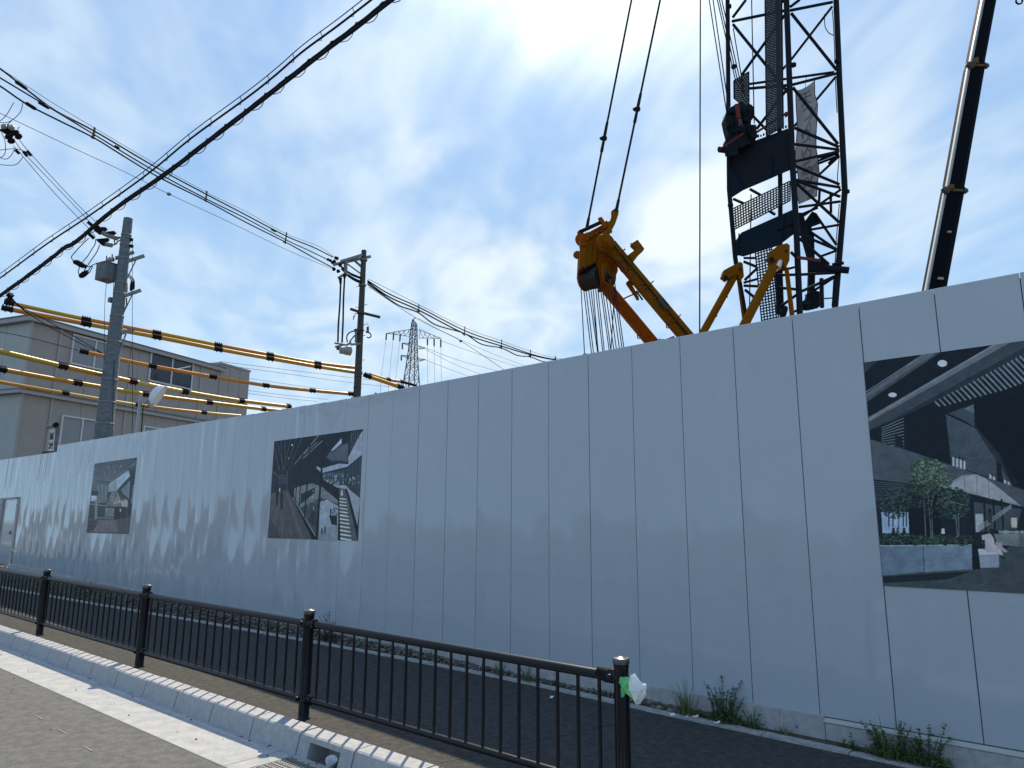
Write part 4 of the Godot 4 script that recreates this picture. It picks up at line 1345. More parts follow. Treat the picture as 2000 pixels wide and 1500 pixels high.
# ---------- utility poles ----------
func pt(a: Array, hd: float) -> Vector3:
	return at(a[0], a[1], hd)
func upath(a: Array, hd: float, n := 5) -> Array:
	return smooth_path(a, hd, hd, n)
func c1(a: Array) -> Array: return crop(130, 410, 7.144, a)
func c2(a: Array) -> Array: return crop(620, 470, 6.0, a)
func make_poles() -> void:
	# the near pole
	var H := 17.6
	var tp := at(250.5, 427, H)
	var p := thing("utility_pole", "grey steel utility pole with a switch box, standing in front of the site office", "utility pole", "utility poles behind the hoarding", Vector3(tp.x, 0, tp.z))
	var st := ST()
	var prof := []
	for k in 9:
		var y := lerpf(-0.2, tp.y, k / 8.0)
		prof.append([lerpf(0.27, 0.108, k / 8.0), y])
	lathe(st, Vector3(tp.x, 0, tp.z), Vector3.UP, prof, 20)
	var shaft := part("shaft", st, MT.pole, p)
	var rad := func(y: float) -> float: return lerpf(0.27, 0.108, clampf((y + 0.2) / (tp.y + 0.2), 0.0, 1.0))
	for py in [459, 478, 505, 552, 574, 618, 668, 742, 786, 828]:
		var y: float = at(230, py, H).y
		var b := ST()
		lathe(b, Vector3(tp.x, y, tp.z), Vector3.UP, [[rad.call(y) + 0.002, -0.02], [rad.call(y) + 0.010, -0.018], [rad.call(y) + 0.010, 0.018], [rad.call(y) + 0.002, 0.02]], 18)
		part("band", b, MT.arm, p)
	for py in [692, 722, 760, 806]:
		var y: float = at(215, py, H).y
		var b := ST()
		var o: Vector3 = Vector3(tp.x, y, tp.z) - fh * (rad.call(y) - 0.01) + right * 0.05
		tube(b, [o, o - fh * 0.05], 0.012, -1, 6)
		part("bolt", b, MT.galv, p)
	# cross-arms: square tubes, seen running up to the right, behind the pole
	for q in [[[835, 720], [1085, 640], 46], [[760, 650], [940, 590], 44], [[795, 1205], [1038, 1120], 44]]:
		var a := crop(130, 410, 7.144, q[0])
		var e := crop(130, 410, 7.144, q[1])
		var b := ST()
		beam(b, at(a[0] - 9, a[1] + 3, H - 0.05), at(e[0], e[1], H + 0.15), 0.075, 0.075)
		part("cross_arm", b, MT.arm, p)
	var b3 := ST()
	beam(b3, at(221, 656, H - 0.05), at(264, 642, H + 0.15), 0.075, 0.075)
	part("cross_arm", b3, MT.arm, p)
	for q in [[965, 705, 830, 985], [915, 1185, 770, 1490]]:
		var a := c1(q)
		var b := ST()
		beam(b, at(a[0], a[1], H + 0.1), at(a[2], a[3], H), 0.03, 0.03)
		part("arm_brace", b, MT.arm, p)
	var b4 := ST()
	beam(b4, at(246, 652, H + 0.1), at(231, 693, H), 0.03, 0.03)
	part("arm_brace", b4, MT.arm, p)
	# switch box
	var sb := ST()
	var cx := at(209.5, 533, H - 0.02)
	box(sb, cx, Vector3(0.40, 0.42, 0.36), Basis.from_euler(Vector3(0, deg_to_rad(42.3 - 28.0), 0)))
	var boxn := part("switch_box", sb, MT.pole, p)
	var lid := ST()
	box(lid, cx + Vector3(0, 0.225, 0), Vector3(0.43, 0.028, 0.39), Basis.from_euler(Vector3(0, deg_to_rad(42.3 - 28.0), 0)))
	part("lid", lid, MT.pole, boxn)
	for q in [[560, 640], [600, 655], [637, 615], [660, 660], [690, 640], [530, 710]]:
		var a := c1(q)
		var b := ST()
		tube(b, [at(a[0], a[1] + 8, H - 0.05), at(a[0], a[1], H - 0.05)], 0.02, 0.012, 6)
		part("bushing", b, MT.black, boxn)
	for q in [[455, 760, 545, 790], [560, 710, 640, 690]]:
		var a := c1(q)
		var b := ST()
		tube(b, upath([a[0], a[1], (a[0] + a[2]) * 0.5, (a[1] + a[3]) * 0.5 - 0.6, a[2], a[3]], H - 0.1), 0.05, 0.06, 10)
		part("bushing", b, MT.porcelain, boxn)
	# tension insulators with their dark hoods
	for q in [[[400, 270, 440, 255, 570, 258, 575, 280, 500, 330, 465, 352, 410, 310], [500, 318, 620, 375]], [[570, 322, 690, 310, 700, 330, 640, 365, 600, 350], [620, 370, 715, 400]], [[430, 430, 470, 420, 600, 408, 600, 425, 540, 510, 500, 500], [550, 478, 640, 495]]]:
		var hood := ST()
		plate(hood, pts(c1(q[0]), H + 0.06), fh * 0.09 * -1.0)
		var hn := part("insulator_hood", hood, MT.black, p)
		var a := c1(q[1])
		var ins := ST()
		var path := []
		for k in 7: path.append(at(lerpf(a[0], a[2], k / 6.0), lerpf(a[1], a[3], k / 6.0), H))
		for k in 6:
			var dir: Vector3 = (path[k + 1] - path[k])
			lathe(ins, path[k], dir, [[0.03, 0], [0.062, dir.length() * 0.4], [0.058, dir.length() * 0.6], [0.03, dir.length() * 0.98]], 12)
		part("insulator", ins, MT.porcelain, hn)
	for q in [[700, 385, 770, 380], [715, 400, 730, 385, 760, 420], [640, 490, 690, 475, 720, 435, 770, 425], [670, 410, 672, 470, 700, 465]]:
		var b := ST()
		tube(b, upath(c1(q), H, 3), 0.016, -1, 6)
		part("strap", b, MT.iron, p)
	for q in [[900, 415], [905, 505]]:
		var a := c1(q)
		var b := ST()
		box(b, at(a[0], a[1], H), Vector3(0.07, 0.07, 0.07), Basis.from_euler(Vector3(0, 0.5, 0)))
		part("clamp", b, MT.black, p)
	# jumper cables to the box with their dark sleeves
	for q in [[[310, 395, 200, 500, 110, 600, 70, 650, 80, 690, 105, 720]], [[405, 410, 400, 470, 340, 570, 290, 650, 215, 740, 165, 850, 180, 915]], [[462, 490, 420, 590, 330, 720, 245, 850]], [[265, 790, 330, 790, 380, 760, 450, 745]], [[290, 870, 330, 800, 360, 790, 320, 870, 295, 890]]]:
		var b := ST()
		tube(b, upath(c1(q[0]), H - 0.1, 4), 0.011, -1, 6)
		part("jumper_cable", b, MT.wire, p)
	for q in [[100, 725, 150, 735, 210, 770, 265, 790], [180, 925, 215, 915, 255, 885, 300, 860]]:
		var a := c1(q)
		var b := ST()
		var path := upath(a, H - 0.1, 3)
		var rings := []
		for k in path.size():
			var t := float(k) / (path.size() - 1)
			var fr := frame_of(path[mini(k + 1, path.size() - 1)] - path[maxi(k - 1, 0)])
			var rr := 0.02 + 0.045 * sin(PI * (0.15 + 0.7 * t)) + (0.012 if k % 2 else 0.0)
			rings.append(ring(path[k], fr.x, fr.y, rr, rr, 10))
		skin(b, rings)
		part("cable_sleeve", b, MT.black, p)
	for q in [[838, 990, 835, 1150, 26], [905, 1000, 898, 1130, 30], [938, 980, 932, 1110, 30]]:
		var a := c1([q[0], q[1], q[2], q[3]])
		var b := ST()
		var u := at(a[0], a[1], H + 0.12)
		var v := at(a[2], a[3], H + 0.12)
		var L0 := u.distance_to(v)
		var r: float = q[4] / 7.144 * H / F * 0.62
		lathe(b, u, v - u, [[0.012, 0], [r * 0.8, L0 * 0.15], [r, L0 * 0.5], [r, L0 * 0.8], [r * 0.8, L0]], 10)
		part("cable_head", b, MT.black, p)
	for q in [[838, 985, 835, 930, 800, 900], [905, 1000, 890, 950, 830, 920], [940, 985, 920, 950, 870, 905, 840, 885], [838, 1230, 835, 1330, 810, 1390, 790, 1420]]:
		var b := ST()
		tube(b, upath(c1(q), H + 0.1, 4), 0.016, -1, 6)
		part("lead_cable", b, MT.wire, p)
	var cb := ST()
	var cc := at(216.5, 586, H)
	box(cb, cc, Vector3(0.10, 0.12, 0.10), Basis.from_euler(Vector3(0, 0.3, 0)))
	part("clamp", cb, MT.arm, p)
	for q in [[208, 552, 204.5, 600, 203.5, 690, 202, 760], [222, 552, 221, 580], [258.5, 470, 258.6, 600, 258.7, 700, 259, 850], [223, 700, 221, 780, 219, 850]]:
		var b := ST()
		tube(b, upath(q, H - 0.12, 3), 0.006, -1, 5)
		part("down_wire", b, MT.wire, p)
	# the far pole
	var H2 := 24.0
	var t2 := at(711, 489, H2)
	var p2 := thing("utility_pole", "dark weathered utility pole with a double cross-arm, right of the site office", "utility pole", "utility poles behind the hoarding", Vector3(t2.x, 0, t2.z))
	st = ST()
	lathe(st, Vector3(t2.x, 0, t2.z), Vector3.UP, [[0.155, -0.2], [0.13, t2.y * 0.5], [0.088, t2.y - 0.02], [0.08, t2.y]], 18)
	part("shaft", st, MT.pole_dark, p2)
	for q in [[[330, 222], [522, 168]], [[240, 262], [622, 186]]]:
		var a := c2(q[0])
		var e := c2(q[1])
		var b := ST()
		beam(b, at(a[0] - 9, a[1] + 3.5, H2 - 0.5), at(e[0], e[1], H2 + (0.12 if q[0][0] < 300 else -0.12)), 0.085, 0.085)
		part("cross_arm", b, MT.arm, p2)
	for q in [[330, 245, 332, 415, 0.09], [240, 440, 330, 385, 0.07], [275, 235, 340, 255, 0.07]]:
		var a := c2([q[0], q[1], q[2], q[3]])
		var b := ST()
		beam(b, at(a[0], a[1], H2 - 0.4), at(a[2], a[3], H2 - 0.35), q[4], q[4])
		part("bracket", b, MT.arm, p2)
	for q in [[350, 272, 512, 392], [412, 222, 512, 312], [430, 222, 512, 292]]:
		var a := c2(q)
		var b := ST()
		beam(b, at(a[0], a[1], H2 - 0.3), at(a[2], a[3], H2), 0.03 if q[0] > 400 else 0.05, 0.03)
		part("arm_brace", b, MT.arm, p2)
	for q in [[110, 215, 165, 240, 0.055], [160, 265, 215, 235, 0.07], [185, 315, 200, 350, 0.07], [238, 340, 250, 375, 0.07], [255, 270, 275, 300, 0.07], [200, 195, 245, 215, 0.07]]:
		var a := c2([q[0], q[1], q[2], q[3]])
		var b := ST()
		var u := at(a[0], a[1], H2 - 0.5)
		var v := at(a[2], a[3], H2 - 0.5)
		lathe(b, u, v - u, [[0.03, 0], [q[4], 0.04], [q[4] * 0.7, u.distance_to(v) * 0.5], [q[4], u.distance_to(v) * 0.8], [0.03, u.distance_to(v)]], 10)
		part("insulator", b, MT.black, p2)
	for q in [[270, 300, 340, 355, 400, 400, 500, 440, 512, 445], [280, 330, 350, 395, 440, 450, 512, 480], [290, 310, 380, 380, 512, 436], [340, 400, 420, 455, 512, 500]]:
		var b := ST()
		tube(b, upath(c2(q), H2 - 0.25, 4), 0.032, -1, 6)
		part("lead_cable", b, MT.wire, p2)
	for q in [[272, 500, 262, 750, 245, 1000, 240, 1190], [318, 430, 305, 700, 300, 950, 288, 1195]]:
		var b := ST()
		tube(b, upath(c2(q), H2 - 0.4, 4), 0.03, -1, 8)
		part("riser_cable", b, MT.wire, p2)
	for q in [[268, 440, 272, 505], [318, 395, 318, 440]]:
		var a := c2(q)
		var b := ST()
		tube(b, [at(a[0], a[1], H2 - 0.4), at(a[2], a[3], H2 - 0.4)], 0.06, 0.04, 8)
		part("cable_head", b, MT.black, p2)
	for q in [[385, 800, 520, 845], [520, 845, 735, 898]]:
		var a := c2(q)
		var b := ST()
		beam(b, at(a[0], a[1], H2 - 0.14), at(a[2], a[3], H2 - 0.14), 0.035, 0.09)
		beam(b, at(a[0], a[1], H2 - 0.18), at(a[2], a[3], H2 - 0.18), 0.07, 0.018)
		part("channel_arm", b, MT.iron, p2)
	for q in [[200, 1200, 340, 1225, 0.05], [205, 1245, 300, 1225, 0.05], [385, 1218, 505, 1208, 0.06], [448, 1035, 450, 1195, 0.05], [430, 1055, 500, 1035, 0.08], [570, 1070, 600, 1060, 0.06], [590, 1010, 590, 1075, 0.07], [240, 1235, 245, 1280, 0.09], [340, 1225, 395, 1195, 0.06]]:
		var a := c2([q[0], q[1], q[2], q[3]])
		var b := ST()
		beam(b, at(a[0], a[1], H2 - 0.25), at(a[2], a[3], H2 - 0.2), q[4], q[4])
		part("bracket", b, MT.arm if q[4] < 0.07 else MT.iron, p2)
	for q in [[300, 1280, 0.13], [365, 1288, 0.15]]:
		var a := c2([q[0], q[1]])
		var b := ST()
		var c := at(a[0], a[1], H2 - 0.3)
		lathe(b, c - right * 0.12, right + Vector3(0, -0.15, 0), [[0.05, 0], [q[2], 0.03], [q[2], 0.1], [q[2] * 0.7, 0.12], [q[2], 0.14], [q[2], 0.2], [0.05, 0.24]], 16)
		part("insulator", b, MT.porcelain, p2)
	for q in [[350, 1190, 345, 1120, 380, 1075, 445, 1055], [375, 1190, 420, 1130, 450, 1105, 495, 1090], [575, 1075, 615, 1085, 628, 1120, 605, 1140, 580, 1132], [470, 850, 430, 860, 418, 930, 440, 880, 425, 900, 460, 845], [580, 960, 595, 1000, 590, 1040], [490, 980, 500, 930]]:
		var b := ST()
		tube(b, upath(c2(q), H2 - 0.2, 4), 0.022 if q[1] > 1000 else 0.008, -1, 6)
		part("lead_cable", b, MT.wire, p2)
	for py in [565, 590, 605, 629, 650, 671, 698]:
		for sg in [-1.0, 1.0]:
			if rng.randf() < 0.3: continue
			var y: float = at(710, py + sg * 5.0, H2).y
			var b := ST()
			tube(b, [Vector3(t2.x, y, t2.z), Vector3(t2.x, y, t2.z) + right * 0.2 * sg], 0.012, -1, 5)
			part("step_bolt", b, MT.galv, p2)
	for py in [508, 557, 612, 645, 735, 757]:
		var y: float = at(710, py, H2).y
		var b := ST()
		lathe(b, Vector3(t2.x, y, t2.z), Vector3.UP, [[0.12, -0.03], [0.135, -0.025], [0.135, 0.025], [0.12, 0.03]], 14)
		part("band", b, MT.arm if py < 560 else MT.iron, p2)

# ---------- yellow guard sleeves on the low wires ----------
func sleeve_run(label: String, a: Array, h0: float, h1: float, rad: float, joints: Array, ends: Array, mats: Array) -> void:
	var path := smooth_path(a, h0, h1, 8)
	var t := thing("wire_guard", label, "wire guard", "yellow guard sleeves on the low wires", path[0])
	# cumulative pixel position tells where each joint sits
	var cut := [0.0]
	for j in joints: cut.append(j)
	cut.append(1.0)
	var pos := func(u: float) -> Vector3:
		var f := clampf(u, 0.0, 1.0) * (path.size() - 1)
		var i := mini(int(f), path.size() - 2)
		return (path[i] as Vector3).lerp(path[i + 1], f - i)
	for i in cut.size() - 1:
		var seg := []
		var n := maxi(2, int((cut[i + 1] - cut[i]) * 14))
		for k in n + 1: seg.append(pos.call(lerpf(cut[i], cut[i + 1], float(k) / n)))
		if i == 0 and a[0] < -50: seg = longer(seg, 6.0, 0.0)
		var st := ST()
		tube(st, seg, rad * 1.16 * (1.0 - 0.03 * (i % 2)), -1, 12)
		part("sleeve", st, mats[(i * 5 + joints.size()) % mats.size()], t)
	for j in joints + ends:
		var c: Vector3 = pos.call(j)
		var d: Vector3 = (pos.call(minf(j + 0.01, 1.0)) - pos.call(maxf(j - 0.01, 0.0))).normalized()
		var hw := rad * 2.3
		var st := ST()
		tube(st, [c - d * hw, c - d * hw * 0.3, c + d * hw * 0.3, c + d * hw], rad * 1.34, -1, 12)
		var fr := frame_of(d)
		for k in 4:                                      # the lugs of the clamp
			var q := c + d * hw * (-0.8 + 0.52 * k)
			box(st, q + fr.y * rad * 1.5, Vector3(rad * 0.6, rad * 0.6, rad * 0.5), fr)
			if k % 2: box(st, q - fr.y * rad * 1.4, Vector3(rad * 0.6, rad * 0.6, rad * 0.5), fr)
		part("joint_clamp", st, MT.black, t)
func frac(a: Array, xs: Array) -> Array:                 # where along the run these pixel columns fall
	var o := []
	for x in xs:
		var n := a.size() / 2 - 1
		for i in n:
			var x0: float = a[i * 2]
			var x1: float = a[i * 2 + 2]
			if x >= x0 and x <= x1:
				o.append((i + (x - x0) / (x1 - x0)) / n)
				break
	return o
func make_yellow_covers() -> void:
	var Y := [MT.yellow, MT.yellow_c, MT.yellow_b, MT.yellow]
	var a := [4, 601, 170, 633, 306, 658, 426, 682, 527, 700, 620, 716, 706, 729]
	sleeve_run("front sleeve of the topmost yellow pair, running to the dark pole", a, 17.4, 24.2, 0.053, frac(a, [168, 306, 426, 527, 620]), frac(a, [14, 700]), Y)
	a = [10, 590, 170, 624, 306, 650, 426, 674, 527, 693, 620, 710, 706, 719]
	sleeve_run("rear sleeve of the topmost yellow pair, seen just above its twin", a, 18.6, 24.6, 0.050, frac(a, [168, 306, 426, 527, 620]), frac(a, [18, 700]), [MT.yellow_c, MT.yellow_b])
	a = [154, 685, 230, 701, 298, 715, 416, 736, 519, 753, 610, 763, 690, 770]
	sleeve_run("single yellow sleeve that starts with a black cap left of the grey pole", a, 18.8, 24.0, 0.046, frac(a, [298, 416, 519, 610]), frac(a, [164, 685]), [MT.yellow_c])
	a = [-70, 670, 0, 686, 122, 715, 259, 745, 360, 765, 471, 783, 566, 794]
	sleeve_run("thick yellow sleeve crossing the grey pole below the office windows", a, 14.6, 24.8, 0.052, frac(a, [122, 259, 360, 471]), frac(a, [563]), [MT.yellow, MT.yellow_b, MT.yellow_d])
	a = [-70, 706, 0, 721, 151, 748, 284, 770, 408, 786, 514, 799, 560, 803]
	sleeve_run("yellow sleeve just below the thick one, passing behind the floodlight", a, 15.5, 25.0, 0.050, frac(a, [2, 151, 284, 408, 514]), [], [MT.yellow, MT.yellow_b])
	a = [-60, 735, 0, 746, 128, 768, 270, 791, 398, 806, 470, 812]
	sleeve_run("thinnest and lowest yellow sleeve over the hoarding", a, 21.0, 28.0, 0.046, frac(a, [128, 270, 398]), [], [MT.yellow_d, MT.yellow])
	a = [714, 733, 740, 742, 785, 757]
	sleeve_run("short yellow sleeve going down right from the dark pole", a, 24.0, 25.0, 0.058, [], frac(a, [718, 782]), [MT.yellow])
	a = [722, 731, 756, 741, 785, 746, 812, 753]
	sleeve_run("short yellow sleeve with a black taped start right of the dark pole", a, 24.4, 26.2, 0.042, frac(a, [758, 785]), [], [MT.black, MT.yellow_c, MT.yellow])

# ---------- overhead lines ----------
func wire_thing(called: String, label: String, cat: String, group := "", p := Vector3.ZERO) -> Node3D:
	return thing(called, label, cat, group, p)
func make_overhead() -> void:
	# the heavy bundle that passes over the viewer
	var a := [-60, 622, 0, 579, 52, 542, 104, 503, 128, 484, 152, 471, 224, 410, 328, 338, 400, 283, 500, 206, 568, 153, 636, 100, 700, 52, 770, -3, 900, -100, 1080, -235]
	var path := longer(smooth_path(a, 16.5, 7.4, 10), 14.0, 26.0)
	var t := wire_thing("cable_bundle", "heavy black cable bundle with a spiral hanger, upper left to top centre", "cable bundle", "", path[0])
	for q in [[0.0, 0.0, 0.026], [0.035, -0.02, 0.020], [-0.03, -0.03, 0.017]]:
		var st := ST()
		var pp := []
		for k in path.size(): pp.append(path[k] + Vector3(0, q[0], 0) + right * q[1] * (1.0 if k % 7 < 4 else 0.7))
		tube(st, pp, q[2], -1, 7)
		part("cable", st, MT.wire, t)
	var sp := ST()
	var hel := []
	var total := 0.0
	for k in path.size() - 1:
		var d: Vector3 = path[k + 1] - path[k]
		var fr := frame_of(d)
		var L0 := d.length()
		var n := maxi(1, int(L0 / 0.045))
		for m in n:
			var ph := (total + L0 * m / n) / 0.5 * TAU
			hel.append(path[k] + d * (float(m) / n) + fr.x * cos(ph) * 0.062 + fr.y * (sin(ph) * 0.062))
		total += L0
	tube(sp, hel, 0.0065, -1, 4)
	part("spiral_hanger", sp, MT.wire, t)
	# the lighter cable above it, hung from a steel wire
	a = [-60, 582, 0, 543, 92, 476, 176, 420, 288, 340, 376, 268, 486, 188, 540, 145, 592, 100, 660, 50, 735, -8, 860, -105, 1040, -240]
	path = longer(smooth_path(a, 16.5, 7.6, 10), 14.0, 26.0)
	t = wire_thing("hung_cable", "thin black cable hung by hooks from a steel wire above the heavy bundle", "cable", "", path[0])
	var st1 := ST()
	tube(st1, path, 0.017, -1, 6)
	part("cable", st1, MT.wire, t)
	var up := []
	for k in path.size(): up.append(path[k] + Vector3(0, 0.115, 0))
	var st2 := ST()
	tube(st2, up, 0.008, -1, 5)
	part("carrier_wire", st2, MT.wire, t)
	var acc := 0.0
	for k in path.size() - 1:
		acc += path[k].distance_to(path[k + 1])
		if acc > 0.62:
			acc = 0.0
			var st := ST()
			var c: Vector3 = path[k]
			tube(st, [c + Vector3(0, 0.13, 0), c + right * 0.03 + Vector3(0, 0.05, 0), c + right * 0.025 - Vector3(0, 0.03, 0), c - right * 0.02 - Vector3(0, 0.03, 0)], 0.006, -1, 4)
			part("hook", st, MT.wire, t)
	# the spaced bundle to the dark pole
	var lines := [
		[-40, 108, 0, 134, 30, 157, 60, 181, 110, 217, 186, 257, 300, 324, 404, 380, 475, 417, 559, 461, 610, 482, 650, 502],
		[-40, 128, 0, 152, 60, 188, 120, 224, 186, 264, 300, 333, 402, 388, 475, 424, 558, 468, 605, 490, 646, 510],
		[-40, 145, 0, 168, 50, 202, 110, 233, 183, 269, 240, 304, 310, 346, 402, 392, 480, 434, 558, 473, 605, 499, 654, 525],
		[-40, 108, 0, 133, 100, 199, 188, 252, 300, 318, 404, 376, 480, 413, 560, 457, 620, 480, 655, 503]]
	var tb := wire_thing("spaced_cable_bundle", "four black cables kept apart by spacers, falling right to the dark pole", "cable bundle", "", at(300, 330, 19))
	for i in 4:
		var st := ST()
		tube(st, longer(smooth_path(lines[i], 13.5, 23.6, 6), 9.0, 0.0), [0.020, 0.017, 0.019, 0.006][i], -1, 6)
		part("cable", st, MT.wire, tb)
	for q in [[32, 160, 50, 172, 13.9], [77, 200, 94, 210, 14.5], [52, 202, 68, 212, 14.3], [225, 285, 232, 289, 16.6], [530, 448, 538, 452, 21.3]]:
		var st := ST()
		tube(st, [at(q[0], q[1], q[4]), at((q[0] + q[2]) * 0.5, (q[1] + q[3]) * 0.5, q[4]), at(q[2], q[3], q[4] + 0.2)], 0.04 if q[0] < 200 else 0.028, -1, 8)
		part("splice", st, MT.black, tb)
	for q in [[185, 252, 182, 271, 16.0], [404, 376, 402, 394, 19.3], [560, 457, 557, 476, 21.8]]:
		var st := ST()
		beam(st, at(q[0], q[1] - 3, q[4]), at(q[2], q[3], q[4]), 0.03, 0.05, fh)
		box(st, at(q[2] - 1, q[3] - 4, q[4]), Vector3(0.10, 0.05, 0.05))
		part("spacer", st, MT.iron, tb)
	# and onwards from the pole
	lines = [
		[718, 551, 760, 580, 818, 606, 908, 652, 980, 676, 1036, 693, 1084, 703, 1140, 709],
		[718, 548, 760, 574, 820, 601, 908, 646, 980, 671, 1036, 691, 1084, 702, 1140, 707],
		[718, 555, 745, 574, 780, 597, 816, 610, 850, 634, 906, 651, 940, 672, 980, 680, 1010, 694, 1036, 697, 1060, 706, 1086, 708],
		[720, 545, 820, 596, 908, 640, 980, 666, 1036, 686, 1086, 699, 1140, 705]]
	tb = wire_thing("spaced_cable_bundle", "four black cables kept apart by spacers, running right from the dark pole over the hoarding", "cable bundle", "", at(900, 640, 28))
	for i in 4:
		var st := ST()
		tube(st, longer(smooth_path(lines[i], 24.2, 38.0, 6), 0.0, 14.0), [0.028, 0.024, 0.026, 0.008][i], -1, 6)
		part("cable", st, MT.wire, tb)
	for q in [[818, 598, 818, 612, 27.8], [908, 641, 907, 656, 30.8], [980, 666, 979, 682, 33.0], [1036, 686, 1036, 699, 34.8], [1085, 698, 1085, 705, 36.4]]:
		var st := ST()
		beam(st, at(q[0], q[1] - 3, q[4]), at(q[2], q[3], q[4]), 0.04, 0.07, fh)
		box(st, at(q[2] - 1, q[3] - 4, q[4]), Vector3(0.14, 0.06, 0.06))
		part("spacer", st, MT.iron, tb)
	# the lone thin wires with a ball insulator
	for q in [[[-40, 202, 0, 221, 130, 283, 240, 334, 330, 379, 440, 430, 560, 488, 646, 524], 14.0, 23.6, [330, 379, 19.0], "thin single wire with a ball insulator below the spaced cables, left of the dark pole", 0.007], [[720, 560, 816, 623, 900, 666, 984, 722, 1010, 738], 24.0, 27.0, [900, 666, 26.0], "thin single wire with a ball insulator dropping right of the pylon", 0.009]]:
		var w := wire_thing("single_wire", q[4], "wire", "", at(q[0][0], q[0][1], q[1]))
		var st := ST()
		tube(st, longer(smooth_path(q[0], q[1], q[2], 6), 9.0 if q[1] < 20.0 else 0.0, 12.0 if q[1] > 20.0 else 0.0), q[5], -1, 5)
		part("wire", st, MT.wire, w)
		var b := ST()
		var c := at(q[3][0], q[3][1], q[3][2])
		lathe(b, c - right * 0.06, right, [[0.02, 0], [0.045, 0.03], [0.05, 0.06], [0.045, 0.09], [0.02, 0.12]], 10)
		part("ball_insulator", b, MT.arm, w)
	# three feeders to the grey pole with their line insulators at the left edge
	var names := ["lowest", "middle", "uppermost"]
	var L3 := [[26, 285, 40, 300, 100, 370, 140, 412, 175, 448, 186, 462], [29, 276, 48, 300, 110, 365, 150, 407, 178, 436], [38, 273, 56, 296, 120, 366, 160, 408, 188, 434]]
	var caps := [[30, 293, 38, 300], [46, 296, 53, 305], [53, 295, 61, 304]]
	for i in 3:
		var w := wire_thing("feeder_wire", names[i] + " of the three thin feeder wires coming down to the grey pole", "wire", "feeder wires to the grey pole", at(L3[i][0], L3[i][1], 14.6))
		var st := ST()
		tube(st, smooth_path(L3[i], 14.6, 17.5, 6), 0.008, -1, 5)
		part("wire", st, MT.wire, w)
		var b := ST()
		tube(b, [at(caps[i][0], caps[i][1], 14.7), at(caps[i][2], caps[i][3], 14.75)], 0.036, -1, 8)
		part("sleeve", b, MT.black, w)
		var e: Array = [[171, 433, 183, 443], [172, 455, 184, 466], [188, 440, 194, 446]][i]
		var c := ST()
		tube(c, [at(e[0], e[1], 17.3), at(e[2], e[3], 17.4)], 0.045, -1, 8)
		part("sleeve", c, MT.black, w)
	var ins := wire_thing("insulator_cluster", "cluster of dark strain insulators with looped jumpers at the left edge of the sky", "insulator", "", at(18, 262, 14.5))
	for q in [[70, 480, 240, 650, 0.10], [150, 660, 270, 860, 0.085], [280, 590, 430, 760, 0.085]]:
		var b := ST()
		var k := 10.714
		var u := at(q[0] / k, 200 + q[1] / k, 14.5)
		var v := at(q[2] / k, 200 + q[3] / k, 14.6)
		var d := v - u
		lathe(b, u, d, [[0.03, 0], [q[4] * 0.9, d.length() * 0.15], [q[4], d.length() * 0.4], [q[4] * 0.6, d.length() * 0.5], [q[4] * 0.95, d.length() * 0.65], [q[4] * 0.8, d.length() * 0.9], [0.03, d.length()]], 12)
		part("insulator", b, MT.black, ins)
	for q in [[90, 560, 160, 470], [250, 580, 330, 600]]:
		var b := ST()
		lathe(b, at(q[0] / 10.714, 200 + q[1] / 10.714, 14.45), Vector3(0.2, 1, 0.3), [[0.03, 0], [0.06, 0.03], [0.06, 0.08], [0.02, 0.11]], 10)
		part("insulator", b, MT.porcelain, ins)
	for q in [[170, 470, 200, 420, 240, 390], [370, 570, 390, 530, 412, 510], [290, 0, 200, 160, 110, 290, 0, 390], [480, 0, 440, 170, 340, 300, 200, 400, 100, 425, -40, 410], [30, 630, 100, 800, 115, 1000, 70, 1120, -40, 1170], [300, 980, 240, 1100, 150, 1180, 60, 1180, -40, 1130], [480, 1140, 390, 1260, 300, 1310, 150, 1315, -40, 1300], [-40, 1005, 100, 985, 300, 970, 450, 995, 490, 1020], [-60, 560, 40, 590, 120, 640]]:
		var b := ST()
		tube(b, upath(crop(0, 200, 10.714, q), 14.5, 5), 0.0075 if q[0] != -60 else 0.03, -1, 5)
		part("jumper_wire", b, MT.wire, ins)
	# the drop wires at the lower left
	var dl := [[12, 572, 40, 598, 90, 625, 150, 660, 200, 690], [14, 576, 44, 604, 100, 640, 160, 672, 198, 690], [16, 572, 34, 594, 62, 616]]
	var dn := ["upper of the slack drop wires sagging to the grey pole", "lower of the slack drop wires sagging to the grey pole", "short slack wire end hanging over the topmost yellow sleeves"]
	for i in 3:
		var w := ST()
		tube(w, smooth_path(dl[i], 15.6, 17.3 if i < 2 else 16.0, 6), 0.010, -1, 5)
		meta(part("drop_wire", w, MT.wire), dn[i], "wire", "slack drop wires")
	var hb := ST()
	box(hb, at(16, 588, 16.6), Vector3(0.22, 0.10, 0.12))
	box(hb, at(20, 577, 15.7), Vector3(0.10, 0.09, 0.10), Basis.from_euler(Vector3(0.2, 0.6, 0.7)))
	tube(hb, [at(20, 577, 15.7), at(15, 588, 16.6)], 0.014, -1, 5)
	meta(part("cable_clamp", hb, MT.black), "black cable clamp above the left end of the topmost yellow sleeves", "clamp")
	var ln := ST()
	tube(ln, smooth_path([-40, 638, 0, 648, 60, 660, 156, 685], 15.0, 18.6, 5), 0.010, -1, 5)
	meta(part("drop_wire", ln, MT.wire), "straight wire leading right into the black cap of the single sleeve", "wire", "slack drop wires")

